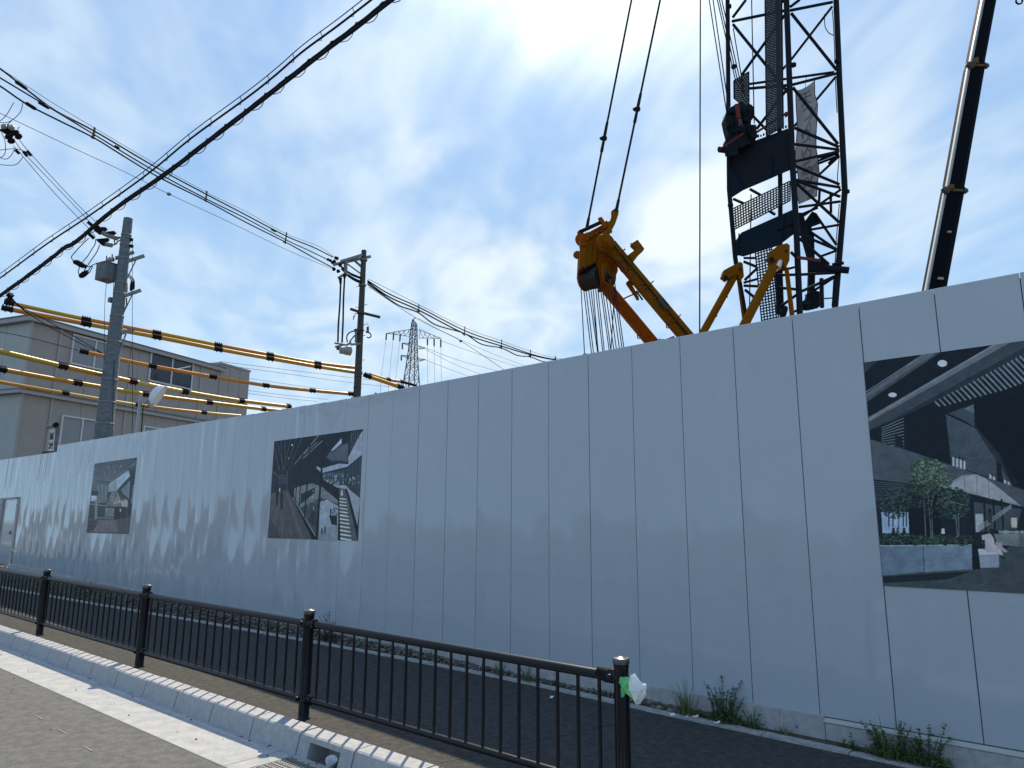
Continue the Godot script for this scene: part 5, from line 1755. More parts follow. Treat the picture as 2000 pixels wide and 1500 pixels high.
func make_pylon() -> void:
	var H := 130.0
	var base := at(806, 760, H)
	var t := thing("transmission_pylon", "distant steel lattice pylon with three tiers of arms", "pylon", "", Vector3(base.x, 0, base.z))
	var k := H / F                                       # metres a pixel, roughly
	var c := func(x: float, y: float, dz: float) -> Vector3: return at(x, y, H + dz)
	# body: four legs
	var lv := [[632, 5.0], [650, 6.5], [668, 7.5], [684, 8.5], [700, 10.0], [716, 11.5], [740, 14.0], [770, 17.5], [830, 25.0]]
	var corner := func(i: int, q: int) -> Vector3:
		var w: float = lv[i][1] * k
		var cy: Vector3 = at(809 - (lv[i][0] - 632) * 0.045, lv[i][0], H)
		return Vector3(cy.x, cy.y, cy.z) + right * w * (1.0 if q == 1 or q == 2 else -1.0) * 0.72 + fh * w * (1.0 if q >= 2 else -1.0) * 0.72 + right * w * 0.25 * (1.0 if q >= 2 else -1.0)
	for q in 4:
		var st := ST()
		var p := []
		for i in lv.size(): p.append(corner.call(i, q))
		tube(st, p, 0.10, 0.13, 4)
		part("leg", st, MT.lattice, t)
	for q in 4:
		for i in lv.size() - 1:
			var st := ST()
			var q2 := (q + 1) % 4
			var a0: Vector3 = corner.call(i, q)
			var a1: Vector3 = corner.call(i, q2)
			var b0: Vector3 = corner.call(i + 1, q)
			var b1: Vector3 = corner.call(i + 1, q2)
			for e in [[a0, b1], [a1, b0], [a0, a1]]:
				tube(st, [e[0], e[1]], 0.048, -1, 4)
			part("lacing", st, MT.lattice, t)
	# peak
	var pk2 := ST()
	for q in 4:
		tube(pk2, [corner.call(0, q), c.call(806, 624, 0), c.call(812, 621, 0)], 0.10, -1, 4)
	part("peak", pk2, MT.lattice, t)
	# arms: root pair, tip
	for q in [[[802, 650, 800, 657], [755, 651]], [[818, 650, 818, 660], [862, 661]], [[802, 670, 801, 676], [786, 670]], [[817, 675, 818, 682], [832, 680]], [[800, 694, 799, 701], [784, 694]], [[818, 700, 819, 706], [831, 702]]]:
		var st := ST()
		var tip: Vector3 = c.call(q[1][0], q[1][1], 0)
		for dz in [-1.2, 1.2]:
			var up: Vector3 = c.call(q[0][0], q[0][1] - (7.0 if q[1][1] < 665 else 0.0), dz)
			var lo: Vector3 = c.call(q[0][2], q[0][3], dz)
			tube(st, [up, tip], 0.06, -1, 4)
			tube(st, [lo, tip], 0.06, -1, 4)
			for m in 5:
				tube(st, [up.lerp(tip, m / 5.0), lo.lerp(tip, (m + 1) / 5.0)], 0.04, -1, 4)
				tube(st, [lo.lerp(tip, m / 5.0), up.lerp(tip, (m + 0.5) / 5.0)], 0.04, -1, 4)
		part("arm", st, MT.lattice, t)
	for q in [[755, 651, 754, 664], [769, 651, 768, 664], [782, 652, 781, 666], [835, 662, 835, 674], [848, 662, 848, 676], [861, 663, 861, 678], [786, 670, 786, 682], [784, 694, 784, 704]]:
		var st := ST()
		tube(st, [c.call(q[0], q[1], 0), c.call(q[2], q[3], 0)], 0.15, -1, 5)
		part("insulator_string", st, MT.lattice, t)
	# lines: some drop towards us, some run away to the right
	var fine := mat(Color(0.10, 0.105, 0.13), 0.7)
	var drops := [[754, 664, 745, 735, 742, 790], [768, 664, 760, 740, 758, 790], [781, 666, 773, 740, 771, 790], [835, 674, 836, 790], [848, 676, 850, 790], [861, 678, 863, 790]]
	var dropn := ["leftmost of the thin lines hanging steeply from the pylon's left arm", "middle one of the thin lines hanging from the pylon's left arm", "innermost thin line hanging from the pylon's left arm", "innermost thin line hanging from the pylon's right arm", "middle one of the thin lines hanging from the pylon's right arm", "outermost of the thin lines hanging steeply from the pylon's right arm"]
	for i in 6:
		var st := ST()
		tube(st, smooth_path(drops[i], H, H - 30.0, 4), 0.038, -1, 4)
		meta(part("transmission_line", st, fine), dropn[i], "power line", "power lines falling from the pylon")
	var away := [[818, 622, 860, 645, 960, 690, 1030, 716], [861, 665, 930, 690, 1030, 722], [832, 680, 900, 705, 985, 728], [832, 683, 890, 712, 950, 735], [831, 703, 880, 722, 930, 740]]
	var an := ["topmost", "second", "third", "fourth", "lowest"]
	for i in 5:
		var st := ST()
		tube(st, smooth_path(away[i], H, H + 60.0, 4), 0.042, -1, 4)
		meta(part("transmission_line", st, fine), an[i] + " of the faint power lines sloping down right from the pylon", "power line", "power lines running right from the pylon")
	var leftl := [[430, 706, 560, 722, 690, 738, 790, 748], [430, 712, 560, 730, 690, 748, 780, 757], [480, 738, 560, 750, 660, 764], [480, 762, 560, 772, 640, 780], [480, 768, 560, 778, 620, 784]]
	var lnm := ["topmost", "second", "third", "fourth", "lowest"]
	for i in 5:
		var st := ST()
		tube(st, smooth_path(leftl[i], 90.0, 110.0, 4), 0.030, -1, 4)
		meta(part("transmission_line", st, fine), lnm[i] + " of the faint lines between the office and the dark pole", "power line", "faint lines behind the dark pole")

# ---------- the crawler crane with its lattice boom ----------
func perforated(size: int, hole: float, square: bool) -> StandardMaterial3D:
	var im := Image.create(size, size, false, Image.FORMAT_RGBA8)
	for y in size:
		for x in size:
			var open := false
			for o in [Vector2(0.25, 0.25), Vector2(0.75, 0.75)] if not square else [Vector2(0.5, 0.5)]:
				var dx := absf((x + 0.5) / size - o.x)
				var dy := absf((y + 0.5) / size - o.y)
				if square: open = open or maxf(dx, dy) < hole
				else: open = open or sqrt(dx * dx + dy * dy) < hole
			im.set_pixel(x, y, Color(1, 1, 1, 0 if open else 1))
	var m := mat(Color(0.035, 0.037, 0.042), 0.7, 0.0)
	m.metallic_specular = 0.25
	m.albedo_texture = ImageTexture.create_from_image(im)
	m.transparency = BaseMaterial3D.TRANSPARENCY_ALPHA_SCISSOR
	m.alpha_scissor_threshold = 0.5
	return m
func uv_quad(called: String, q: Array, pitch: float, m: Material, parent: Node3D) -> void:   # a thin sheet with uv in multiples of pitch
	var st := ST()
	var n: Vector3 = (q[1] - q[0]).cross(q[3] - q[0]).normalized() * 0.006
	var u0: float = q[0].distance_to(q[1]) / pitch
	var v0: float = q[0].distance_to(q[3]) / pitch
	var uv := [Vector2(0, 0), Vector2(u0, 0), Vector2(u0, v0), Vector2(0, v0)]
	st.set_smooth_group(-1)
	for off in [-n, n]:
		for id in [0, 1, 2, 0, 2, 3]:
			st.set_uv(uv[id]); st.add_vertex(q[id] + off)
	part(called, st, m, parent)
	var rim := ST()
	for i in 4: beam(rim, q[i], q[(i + 1) % 4], 0.03, 0.03)
	part("sheet_edge", rim, MT.crane_dark, parent)
# distance of the boom's near faces and far faces at a pixel column
func near_d(x: float) -> float:
	return lerpf(20.9, 19.6, clampf((x - 1424.0) / 122.0, 0.0, 1.0)) if x < 1546.0 else lerpf(19.6, 19.9, clampf((x - 1546.0) / 98.0, 0.0, 1.0))
func far_d(x: float) -> float:
	return lerpf(20.9, 21.2, clampf((x - 1424.0) / 97.0, 0.0, 1.0)) if x < 1521.0 else lerpf(21.2, 19.9, clampf((x - 1521.0) / 123.0, 0.0, 1.0))
func near_pts(a: Array, off := 0.0) -> Array:
	var o := []
	for i in range(0, a.size(), 2): o.append(at(a[i], a[i + 1], near_d(a[i]) + off))
	return o
func c5(a: Array) -> Array: return crop(1350, 0, 4.6875, a)
func c6(a: Array) -> Array: return crop(1350, 300, 4.1675, a)
func c4(a: Array) -> Array: return crop(1050, 380, 4.4125, a)
func c7(a: Array) -> Array: return crop(1390, 130, 7.5, a)
func c8(a: Array) -> Array: return crop(1100, 400, 7.5, a)
func make_lattice_crane() -> void:
	var foot := at(1545, 1000, 20.0)
	var t := thing("crawler_crane", "crawler crane with dark lattice boom and yellow gantry behind the hoarding", "crane", "", Vector3(foot.x, 0, foot.z))
	# four chords
	for q in [[1417, -420, 1421, 0, 1424, 370, 1436, 504, 1455, 612, 1500, 900, 20.9], [1520, -420, 1536, 0, 1548, 324, 1555, 440, 1562, 607, 1566, 900, 19.6], [1616, -420, 1633, 0, 1640, 170, 1650, 372, 1638, 516, 1631, 600, 1600, 900, 19.9], [1508, -420, 1519, 0, 1524, 372, 1524, 530, 1527, 610, 1540, 900, 21.2]]:
		var hd: float = q[-1]
		var p := []
		for i in range(0, q.size() - 1, 2): p.append(at(q[i], q[i + 1], hd))
		var st := ST()
		for i in p.size() - 1: tube(st, [p[i], p[i + 1]], 0.085 if hd < 20.5 else 0.07, -1, 10)
		part("boom_chord", st, MT.crane_dark, t)
	# braces of the near faces
	var near := [
		c5([375, 195, 870, 95]), c5([910, 95, 1290, 20]), c5([915, 120, 1330, 640]), c5([385, 225, 890, 850]), c5([380, 160, 500, 0]), c5([460, 690, 890, 90]),
		c5([530, 810, 890, 780]), c5([930, 775, 1320, 675]), c5([930, 800, 1345, 1320]), c5([945, 1170, 1350, 1345]), c5([945, 1320, 1350, 1370]), c5([945, 1480, 1350, 1385]),
		c5([600, 1180, 890, 800]), c5([910, 60, 990, 0]), c5([820, 30, 870, -20]),
		c6([845, 100, 1205, 250]), c6([850, 215, 1210, 275]), c6([855, 220, 1210, 350]), c6([855, 240, 1205, 560]), c6([880, 435, 1210, 390]), c6([880, 655, 1180, 780]), c6([880, 690, 1120, 900]),
		c6([890, 985, 1170, 970]), c6([900, 1120, 1165, 1000]), c6([430, 880, 530, 920]), c6([435, 1030, 540, 930]), c6([430, 1075, 560, 1080]), c6([440, 1110, 520, 1175]), c6([690, 990, 860, 985]), c6([690, 1090, 860, 1105]), c6([720, 1250, 870, 1140]),
		c6([345, 370, 425, 405]), c6([480, 290, 560, 335]), c6([640, 470, 680, 495]), c6([810, 800, 850, 840]), c6([700, 620, 830, 560]),
		[1417, -200, 1530, -30, ], [1421, -5, 1525, -190], [1530, -190, 1634, -10], [1538, -10, 1626, -200], [1417, -205, 1528, -235], [1528, -235, 1626, -215]]
	for q in near:
		var st := ST()
		tube(st, near_pts(q), 0.046 if q[1] < 280 else 0.043, -1, 8)
		part("boom_brace", st, MT.crane_dark, t)
	var far := [c5([920, 540, 1290, 60]), c5([530, 770, 1310, 660]), c5([820, 655, 920, 540]), c5([940, 1160, 1325, 700]), c5([535, 1030, 690, 1190]), c5([1090, 1500, 1345, 1400]), c5([1255, 1500, 1350, 1410]),
		c6([840, 75, 1200, -5]), c6([845, 155, 1205, 15]), c6([860, 340, 1205, 20]), c6([880, 530, 1220, 290]), c6([880, 635, 1200, 580]), c6([975, 640, 1180, 780]), c6([1010, 490, 1180, 740]), c6([1045, 840, 1180, 790]), c6([930, 1160, 1160, 1010]), c6([430, 850, 530, 850]), c6([430, 1050, 540, 1020]), c6([700, 960, 860, 920]), c6([910, 490, 1030, 440]), c6([830, 1290, 900, 1260]), c6([1135, 330, 1138, 480]), c6([1045, 300, 1040, 400])]
	for q in far:
		var p := []
		for i in range(0, q.size(), 2): p.append(at(q[i], q[i + 1], far_d(q[i])))
		var st := ST()
		tube(st, p, 0.040, -1, 8)
		part("boom_brace", st, MT.crane_dark, t)
	# node fittings
	for q in [c5([345, 60]), c5([390, 610]), c5([935, 595]), c5([1335, 560]), c6([320, 420]), c6([1265, 310]), c6([310, 30])]:
		var st := ST()
		var c := at(q[0], q[1], near_d(q[0]) - 0.05)
		lathe(st, c - Vector3(0, 0.06, 0), Vector3.UP, [[0.05, 0], [0.085, 0.02], [0.085, 0.1], [0.05, 0.12]], 10)
		part("pin_joint", st, MT.crane_dark, t)
	# solid plates between the two rear chords
	for q in [[[1427, 295, 1479, 273, 1549, 247, 1550, 328, 1500, 350, 1453, 370, 1428, 386], 0.0, MT.crane_dark], [[1448, 454, 1551, 408, 1553, 455, 1523, 478, 1453, 500, 1440, 497, 1437, 470], 0.0, MT.crane_navy], [[1425, 320, 1453, 368, 1428, 386], -0.05, MT.crane_navy]]:
		var st := ST()
		plate(st, near_pts(q[0], q[1]), fh * 0.05)
		part("cover_plate", st, q[2], t)
	for q in [c6([655, 0, 660, 190]), c6([755, 490, 735, 690]), c6([390, 650, 380, 830])]:
		var st := ST()
		tube(st, near_pts(q, -0.03), 0.02, -1, 6)
		part("plate_rib", st, MT.crane_navy, t)
	# open mesh walkways
	var small := perforated(32, 0.11, false)
	var square := perforated(32, 0.27, true)
	uv_quad("walkway_mesh", [at(1491, -300, 20.0), at(1523, -300, 19.8), at(1530, 247, 19.75), at(1497, 266, 20.0)], 0.085, small, t)
	uv_quad("walkway_mesh", near_pts(c5([390, 740, 527, 658, 530, 1020, 392, 900]), -0.05), 0.07, small, t)
	uv_quad("walkway_mesh", near_pts(c6([335, 450, 803, 225, 805, 382, 345, 620]), -0.03), 0.088, square, t)
	uv_quad("walkway_mesh", [at(1475, 491, 20.3), at(1507, 481, 20.2), at(1521, 625, 20.2), at(1488, 632, 20.3)], 0.085, square, t)
	# winch and its clutter on the left chord
	var wd := 20.4
	var drum := ST()
	tube(drum, [at(1432, 226, wd + 0.3), at(1462, 220, wd - 0.1)], 0.22, -1, 18)
	var winch := part("winch_drum", drum, MT.crane_dark, t)
	for q in [[1430, 227, wd + 0.32], [1463, 220, wd - 0.12]]:
		var st := ST()
		disc(st, at(q[0], q[1], q[2]), at(1470, 226, wd - 0.3) - at(1428, 232, wd + 0.3), 0.25, 0.05, 20)
		part("flange", st, MT.crane_dark, winch)
	var hous := ST()
	plate(hous, pts(c7([215, 660, 330, 560, 450, 510, 520, 590, 570, 700, 585, 740, 575, 850, 650, 855, 660, 930, 640, 1100, 460, 1170, 250, 1240, 210, 1060, 250, 1000, 215, 870, 190, 750]), wd - 0.1), fh * 0.35)
	part("winch_housing", hous, MT.crane_dark, t)
	for q in [[190, 750, 300, 710, 320, 850, 220, 890], [560, 850, 650, 850, 670, 1030, 580, 1060], [260, 1180, 380, 1150, 380, 1290, 270, 1300], [530, 900, 600, 880, 610, 990, 545, 1000]]:
		var st := ST()
		plate(st, pts(c7(q), wd - 0.22), fh * 0.1)
		part("bracket", st, MT.crane_dark, t)
	for q in [[[345, 545, 400, 540, 420, 700, 425, 750, 375, 755, 360, 640], 0.16], [[120, 1195, 460, 965, 470, 985, 250, 1130, 135, 1205], 0.1], [[660, 940, 1060, 690, 1075, 665, 1115, 660, 1125, 690, 1120, 715, 1085, 735, 1080, 705, 670, 965], 0.1]]:
		var st := ST()
		plate(st, pts(c7(q[0]), wd - 0.3 - q[1]), fh * 0.06)
		part("red_lever", st, MT.crane_red, t)
	for q in [[300, 640, 60], [470, 640, 55], [300, 800, 48], [500, 780, 42], [420, 940, 36], [330, 960, 30]]:
		var p := c7([q[0], q[1]])
		var st := ST()
		disc(st, at(p[0], p[1], wd - 0.16), fh + right * 0.3, q[2] / 7.5 * wd / F, 0.10, 18)
		part("gear_case", st, MT.crane_navy, t)
	for q in [[240, 700, 300, 900, 380, 1000, 400, 1150], [520, 600, 560, 760, 540, 900, 600, 1050], [340, 700, 440, 820, 470, 980]]:
		var st := ST()
		tube(st, smooth_path(c7(q), wd - 0.24, wd - 0.24, 4), 0.016, -1, 5)
		part("hose", st, MT.wire, t)
	var lv := ST()
	plate(lv, pts(c7([390, 770, 435, 765, 450, 850, 455, 880, 430, 840, 400, 865, 405, 830]), wd - 0.5), fh * 0.05)
	part("lever_end", lv, MT.mesh_grey, t)
	var st0 := ST()
	plate(st0, pts(c7([100, 1170, 250, 1185, 270, 1240, 115, 1222]), wd - 0.3), fh * 0.15)
	part("step", st0, MT.crane_dark, t)
	for i in 14:
		var x := 1470.0 + i * 5.4
		var y := 272.0 - i * 1.85
		var st := ST()
		beam(st, at(x, y, near_d(x)), at(x, y - rng.randf_range(1.0, 6.0), near_d(x)), 0.04, 0.04)
		part("plate_bolt", st, MT.crane_dark, t)
	# inner workings near the boom foot
	for q in [[[985, 470, 1010, 480, 1060, 560, 980, 590, 990, 700, 960, 780, 940, 700, 920, 560], 0.5, MT.crane_navy], [[960, 880, 1050, 850, 1120, 900, 1150, 920, 1150, 950, 1050, 960, 960, 940], 0.3, MT.crane_dark], [[940, 1150, 1000, 1110, 1070, 1130, 1080, 1200, 1040, 1250, 960, 1270, 930, 1200], 0.3, MT.crane_dark], [[955, 640, 1000, 640, 1010, 960, 1005, 1260, 950, 1270, 960, 960], 0.7, MT.crane_dark], [[720, 950, 690, 960, 705, 1300, 740, 1300], 0.6, MT.crane_dark], [[870, 480, 910, 480, 970, 700, 1000, 860, 960, 870, 910, 690], 0.4, MT.crane_dark]]:
		var st := ST()
		plate(st, pts(c6(q[0]), 20.0 + q[1]), fh * 0.12)
		part("foot_bracket", st, q[2], t)
	for q in [[1100, 935, 1285, 950, 0.10], [1150, 905, 1240, 890, 0.05], [1060, 1020, 1065, 1250, 0.06], [1085, 1180, 1150, 1175, 0.02], [920, 1260, 935, 1210, 0.10], [760, 1260, 745, 1310, 0.10]]:
		var p := c6([q[0], q[1], q[2], q[3]])
		var st := ST()
		tube(st, [at(p[0], p[1], 19.9), at(p[2], p[3], 19.7)], q[4], -1, 10)
		part("foot_pin", st, MT.crane_dark, t)
	var rp := ST()
	beam(rp, at(c6([860, 845])[0], c6([860, 845])[1], 19.5), at(c6([1050, 870])[0], c6([1050, 870])[1], 19.5), 0.05, 0.08)
	part("red_lever", rp, MT.crane_red, t)
	# cables that hang along the right chord
	for q in [c5([1290, 90, 1300, 200, 1310, 420, 1315, 560]), c5([1220, 130, 1225, 240, 1260, 300, 1305, 325]), c5([1320, 700, 1325, 850, 1335, 1030]), c6([1205, 20, 1190, 200, 1205, 300]), c6([1205, 410, 1185, 650, 1170, 900]), c6([1160, 1010, 1150, 1180, 1145, 1240])]:
		var st := ST()
		tube(st, smooth_path(q, 19.85, 19.85, 4), 0.014, -1, 5)
		part("hose", st, MT.wire, t)
	# hoist ropes up the back of the boom
	for q in [c5([165, 0, 325, 1030]), c5([200, 0, 345, 1000]), c5([240, 0, 410, 760]), c5([258, 0, 425, 740]), c5([280, 0, 470, 840]), c5([385, 260, 490, 880]), c5([553, 0, 577, 1130]), [1467, 380, 1464, 600]]:
		var st := ST()
		var d := Vector2(q[2] - q[0], q[3] - q[1])
		tube(st, [at(q[0] - d.x * 1.2, q[1] - d.y * 1.2, 20.6) if q[1] < 20 else at(q[0], q[1], 20.6), at(q[2], q[3], 20.3)], 0.017, -1, 6)
		part("hoist_rope", st, MT.rope, t)
	var vr := ST()
	tube(vr, [at(1368.6, -300, 19.0), at(1367.2, 300, 19.0), at(1366, 900, 19.0)], 0.019, -1, 6)
	part("hoist_rope", vr, MT.rope, t)
	# yellow back-stops
	for q in [[100, 1450, 385, 935, 20.7, 0.112], [445, 1370, 735, 790, 19.5, 0.128]]:
		var p := c6([q[0], q[1], q[2], q[3]])
		var hd: float = q[4]
		var st := ST()
		var u := at(p[0], p[1], hd)
		var v := at(p[2], p[3], hd)
		tube(st, [u + (u - v) * 1.05, v], q[5], -1, 18)
		var bs := part("backstop", st, MT.crane_yellow, t)
		for f in [0.25, 0.55]:
			var c: Vector3 = u.lerp(v, f)
			var b := ST()
			box(b, c + right * q[5] * 1.05, Vector3(0.04, 0.06, 0.04))
			part("lug", b, MT.crane_yellow, bs)
	var band := ST()
	var p0 := c6([693, 925, 717, 870])
	tube(band, [at(p0[0], p0[1], 19.5), at(p0[2], p0[3], 19.5)], 0.131, -1, 18)
	part("pale_label_band", band, MT.white, t)
	for q in [[[625, 850, 650, 790, 680, 770, 700, 750, 780, 728, 803, 745, 800, 870, 770, 935, 745, 860, 700, 860, 660, 875], 19.35], [[250, 1000, 265, 950, 300, 930, 330, 915, 400, 880, 420, 895, 430, 1000, 400, 1040, 380, 980, 330, 1000, 290, 1030], 20.55]]:
		var st := ST()
		plate(st, pts(c6(q[0]), q[1]), fh * 0.22)
		var br := part("backstop_bracket", st, MT.crane_yellow, t)
		var b := ST()
		var a := c6([q[0][0] + 30, q[0][1] + 10])
		tube(b, [at(a[0], a[1], q[1] - 0.06), at(a[0], a[1], q[1] + 0.3)], 0.07, -1, 14)
		var e := c6([q[0][0] + 150, q[0][1] - 60])
		tube(b, [at(e[0], e[1], q[1] - 0.06), at(e[0], e[1], q[1] + 0.3)], 0.035, -1, 12)
		part("pin", b, MT.crane_dark, br)
	for q in [[775, 930, 818, 1290, 19.55], [385, 1010, 440, 1390, 20.75]]:
		var p := c6([q[0], q[1], q[2], q[3]])
		var st := ST()
		tube(st, [at(p[0], p[1], q[4]), at(p[2], p[3], q[4]), at(p[2] * 2 - p[0], p[3] * 2 - p[1], q[4])], 0.06, 0.075, 10)
		part("stay_rod", st, MT.crane_orange if q[0] > 500 else MT.crane_dark, t)
		var s2 := ST()
		tube(s2, [at(p[0] - 2.5, p[1], q[4] - 0.05), at(p[2] - 3.0, p[3] - 12, q[4] - 0.05)], 0.025, -1, 8)
		part("stay_rod", s2, MT.crane_yellow, t)
	# --- the yellow gantry ---
	var G := 21.0
	# box legs: near and far
	for q in [[612, 430, 1255, 1195, G, 0.38, MT.crane_yellow], [590, 800, 990, 1280, G + 1.7, 0.36, MT.crane_orange]]:
		var p := c4([q[0], q[1], q[2], q[3]])
		var hd: float = q[4]
		var u := at(p[0], p[1], hd)
		var v := at(p[2], p[3], hd)
		var st := ST()
		var dl := (v - u)
		bevel_box(st, (u + v + dl * 0.7) * 0.5, Vector3(q[5], q[5], (dl * 1.7).length()), 0.05, frame_of(dl, fh))
		var leg := part("gantry_leg", st, q[6], t)
		for f in [0.30, 0.62, 0.9]:
			var b := ST()
			tube(b, [u.lerp(v, f) - fh * 0.235 - fh * 0.02, u.lerp(v, f) - fh * 0.2], 0.035, -1, 10)
			part("boss", b, q[6], leg)
	for q in [[[1110, 1120, 1125, 1115, 1140, 1130, 1130, 1150, 1112, 1148], G - 0.1], [[860, 1210, 875, 1205, 890, 1222, 880, 1240, 862, 1236], G + 1.5]]:
		var st := ST()
		var p := pts(c4(q[0]), q[1])
		for i in p.size(): tube(st, [p[i], p[(i + 1) % p.size()]], 0.018, -1, 6)
		part("lifting_eye", st, MT.crane_yellow, t)
	var web := ST()
	plate(web, pts(c4([1000, 1222, 1040, 1245, 1100, 1246, 1180, 1215, 1180, 1230, 1100, 1262, 1020, 1275, 980, 1250]), G + 0.8), fh * 0.5)
	part("cross_web", web, MT.crane_orange, t)
	# head: disc hubs, top frame, sheave block
	for q in [[585, 415, 85, G - 0.32, 0.10], [565, 400, 62, G - 0.40, 0.10], [385, 390, 70, G + 1.2, 0.1]]:
		var p := c4([q[0], q[1]])
		var st := ST()
		disc(st, at(p[0], p[1], q[3]), fh - right * 0.25, q[2] / 4.4125 * G / F, q[4], 28)
		part("hub_disc", st, MT.crane_yellow, t)
	for q in [[600, 405, 66, 0.42], [600, 405, 50, 0.47], [600, 405, 32, 0.52], [600, 405, 14, 0.57]]:
		var p := c4([q[0], q[1]])
		var st := ST()
		disc(st, at(p[0], p[1], G - q[3]), fh - right * 0.25, q[2] / 4.4125 * G / F, 0.05, 26)
		part("hub_ring", st, MT.crane_yellow if q[2] > 40 else MT.crane_orange, t)
	for i in 9:                                          # bolts and cable clips down the near leg
		var f0 := 0.18 + 0.085 * i
		var p := c4([lerpf(612, 1255, f0) + (14 if i % 2 else -18), lerpf(430, 1195, f0)])
		var st := ST()
		tube(st, [at(p[0], p[1], G - 0.20), at(p[0], p[1], G - 0.29)], 0.028 if i % 3 else 0.045, -1, 8)
		part("leg_bolt", st, MT.iron, t)
	for q in [[640, 420, 780, 585, 950, 790, 1110, 985, 1300, 1210], [655, 440, 800, 615, 960, 810, 1120, 1000, 1290, 1215]]:
		var st := ST()
		tube(st, smooth_path(c4(q), G - 0.245, G - 0.245, 4), 0.016, -1, 5)
		part("hose", st, MT.wire, t)
	for q in [[700, 505, 755, 470], [935, 800, 1000, 745], [1180, 1085, 1235, 1035]]:
		var p := c4(q)
		var st := ST()
		beam(st, at(p[0] - 4, p[1] + 3, G - 0.232), at(p[2], p[3], G - 0.232), 0.03, 0.05, fh)
		part("leg_band", st, MT.crane_orange, t)
	for q in [[[365, 345, 430, 330, 625, 225, 640, 260, 560, 330, 520, 400, 470, 420, 400, 440, 375, 420], G + 0.1, 0.5, MT.crane_orange], [[600, 330, 605, 240, 625, 225, 640, 175, 638, 140, 665, 120, 700, 135, 695, 175, 675, 235, 640, 300, 620, 345], G - 0.3, 0.16, MT.crane_yellow]]:
		var st := ST()
		plate(st, pts(c4(q[0]), q[1]), fh * q[2])
		part("head_plate", st, q[3], t)
	for q in [[455, 370, 475, 345], [500, 350, 525, 320], [545, 330, 570, 300], [420, 395, 440, 375]]:   # pale openings between the head's ribs
		var p := c4([q[0], q[1], q[2], q[3]])
		var st := ST()
		tube(st, [at(p[0], p[1], G + 0.02), at(p[2], p[3], G + 0.02)], 0.05, -1, 10)
		part("head_rib", st, MT.crane_yellow, t)
	var bar := ST()
	var pb := c4([358, 325, 560, 232])
	tube(bar, [at(pb[0], pb[1], G + 0.3), at(pb[2], pb[3], G - 0.2)], 0.06, -1, 12)
	part("head_bar", bar, MT.crane_dark, t)
	for q in [[370, 325, 385, 420, 0.07, G + 0.3], [545, 215, 590, 290, 0.07, G - 0.2], [525, 215, 555, 205, 0.05, G - 0.2], [430, 330, 440, 390, 0.06, G + 0.1], [352, 318, 372, 335, 0.075, G + 0.3], [620, 320, 640, 315, 0.05, G - 0.2], [560, 265, 600, 235, 0.05, G]]:
		var p := c4([q[0], q[1], q[2], q[3]])
		var st := ST()
		beam(st, at(p[0], p[1], q[5]), at(p[2], p[3], q[5]), q[4] * 1.6, q[4] * 1.6)
		part("head_strut", st, MT.crane_orange, t)
	# sheave block
	var SB := G + 0.15
	var blk := ST()
	plate(blk, pts(c4([365, 470, 520, 395, 545, 430, 600, 500, 650, 570, 690, 610, 692, 660, 660, 730, 600, 770, 545, 780, 520, 640, 500, 590, 355, 660]), SB + 0.06), fh * 0.75)
	part("block_body", blk, MT.crane_orange, t)
	var fr := ST()
	plate(fr, pts(c4([366, 466, 515, 398, 505, 575, 492, 596, 358, 655]), SB - 0.02), fh * 0.07)
	var front := part("block_front", fr, MT.crane_yellow, t)
	for q in [[425, 440, 410, 630], [470, 420, 455, 612]]:
		var p := c4(q)
		var st := ST()
		beam(st, at(p[0], p[1], SB - 0.035), at(p[2], p[3], SB - 0.035), 0.03, 0.05, fh)
		part("rib", st, MT.crane_yellow, front)
	var axle_a := at(c4([415, 735])[0], c4([415, 735])[1], SB + 0.55)
	var axle_b := at(c4([612, 690])[0], c4([612, 690])[1], SB - 0.05)
	var ax := axle_b - axle_a
	for i in 9:
		var st := ST()
		var c := axle_a.lerp(axle_b, 0.02 + 0.075 * i)
		lathe(st, c - ax.normalized() * 0.03, ax, [[0.22, 0], [0.335, 0.0], [0.345, 0.010], [0.31, 0.02], [0.345, 0.030], [0.335, 0.04], [0.22, 0.04]], 26)
		part("sheave", st, MT.sheave, t)
	for q in [[axle_b, 0.375, MT.crane_yellow], [axle_a - ax.normalized() * 0.05, 0.36, MT.crane_yellow]]:
		var st := ST()
		disc(st, q[0], ax, q[1], 0.05, 30)
		part("side_plate", st, q[2], t)
	for q in [[590, 660, 28], [600, 720, 34], [640, 700, 20], [622, 745, 16], [572, 740, 14]]:
		var p := c4([q[0], q[1]])
		var st := ST()
		var c := at(p[0], p[1], SB - 0.16)
		disc(st, c, ax, q[2] / 4.4125 * G / F, 0.10, 16)
		part("axle_boss", st, MT.iron if q[2] < 30 else MT.crane_dark, t)
	for q in [[330, 520, 34], [340, 695, 10]]:
		var p := c4([q[0] + 12, q[1]])
		var st := ST()
		disc(st, at(p[0], p[1], SB + 0.6), fh + right * 0.5, q[2] / 4.4125 * G / F * 1.1, 0.12, 20)
		part("end_disc", st, MT.crane_orange, t)
	for q in [[355, 660, 372, 648], [385, 645, 392, 625], [425, 630, 440, 608], [480, 600, 492, 585]]:
		var p := c4(q)
		var st := ST()
		tube(st, [at(p[0], p[1], SB - 0.06), at(p[2], p[3], SB - 0.06)], 0.025, -1, 6)
		part("rope_guard", st, MT.crane_dark, t)
	var gl := ST()
	var pg := c4([355, 662, 495, 592])
	tube(gl, [at(pg[0], pg[1], SB - 0.05), at(pg[2], pg[3], SB - 0.05)], 0.02, -1, 6)
	part("rope_guard", gl, MT.crane_dark, t)
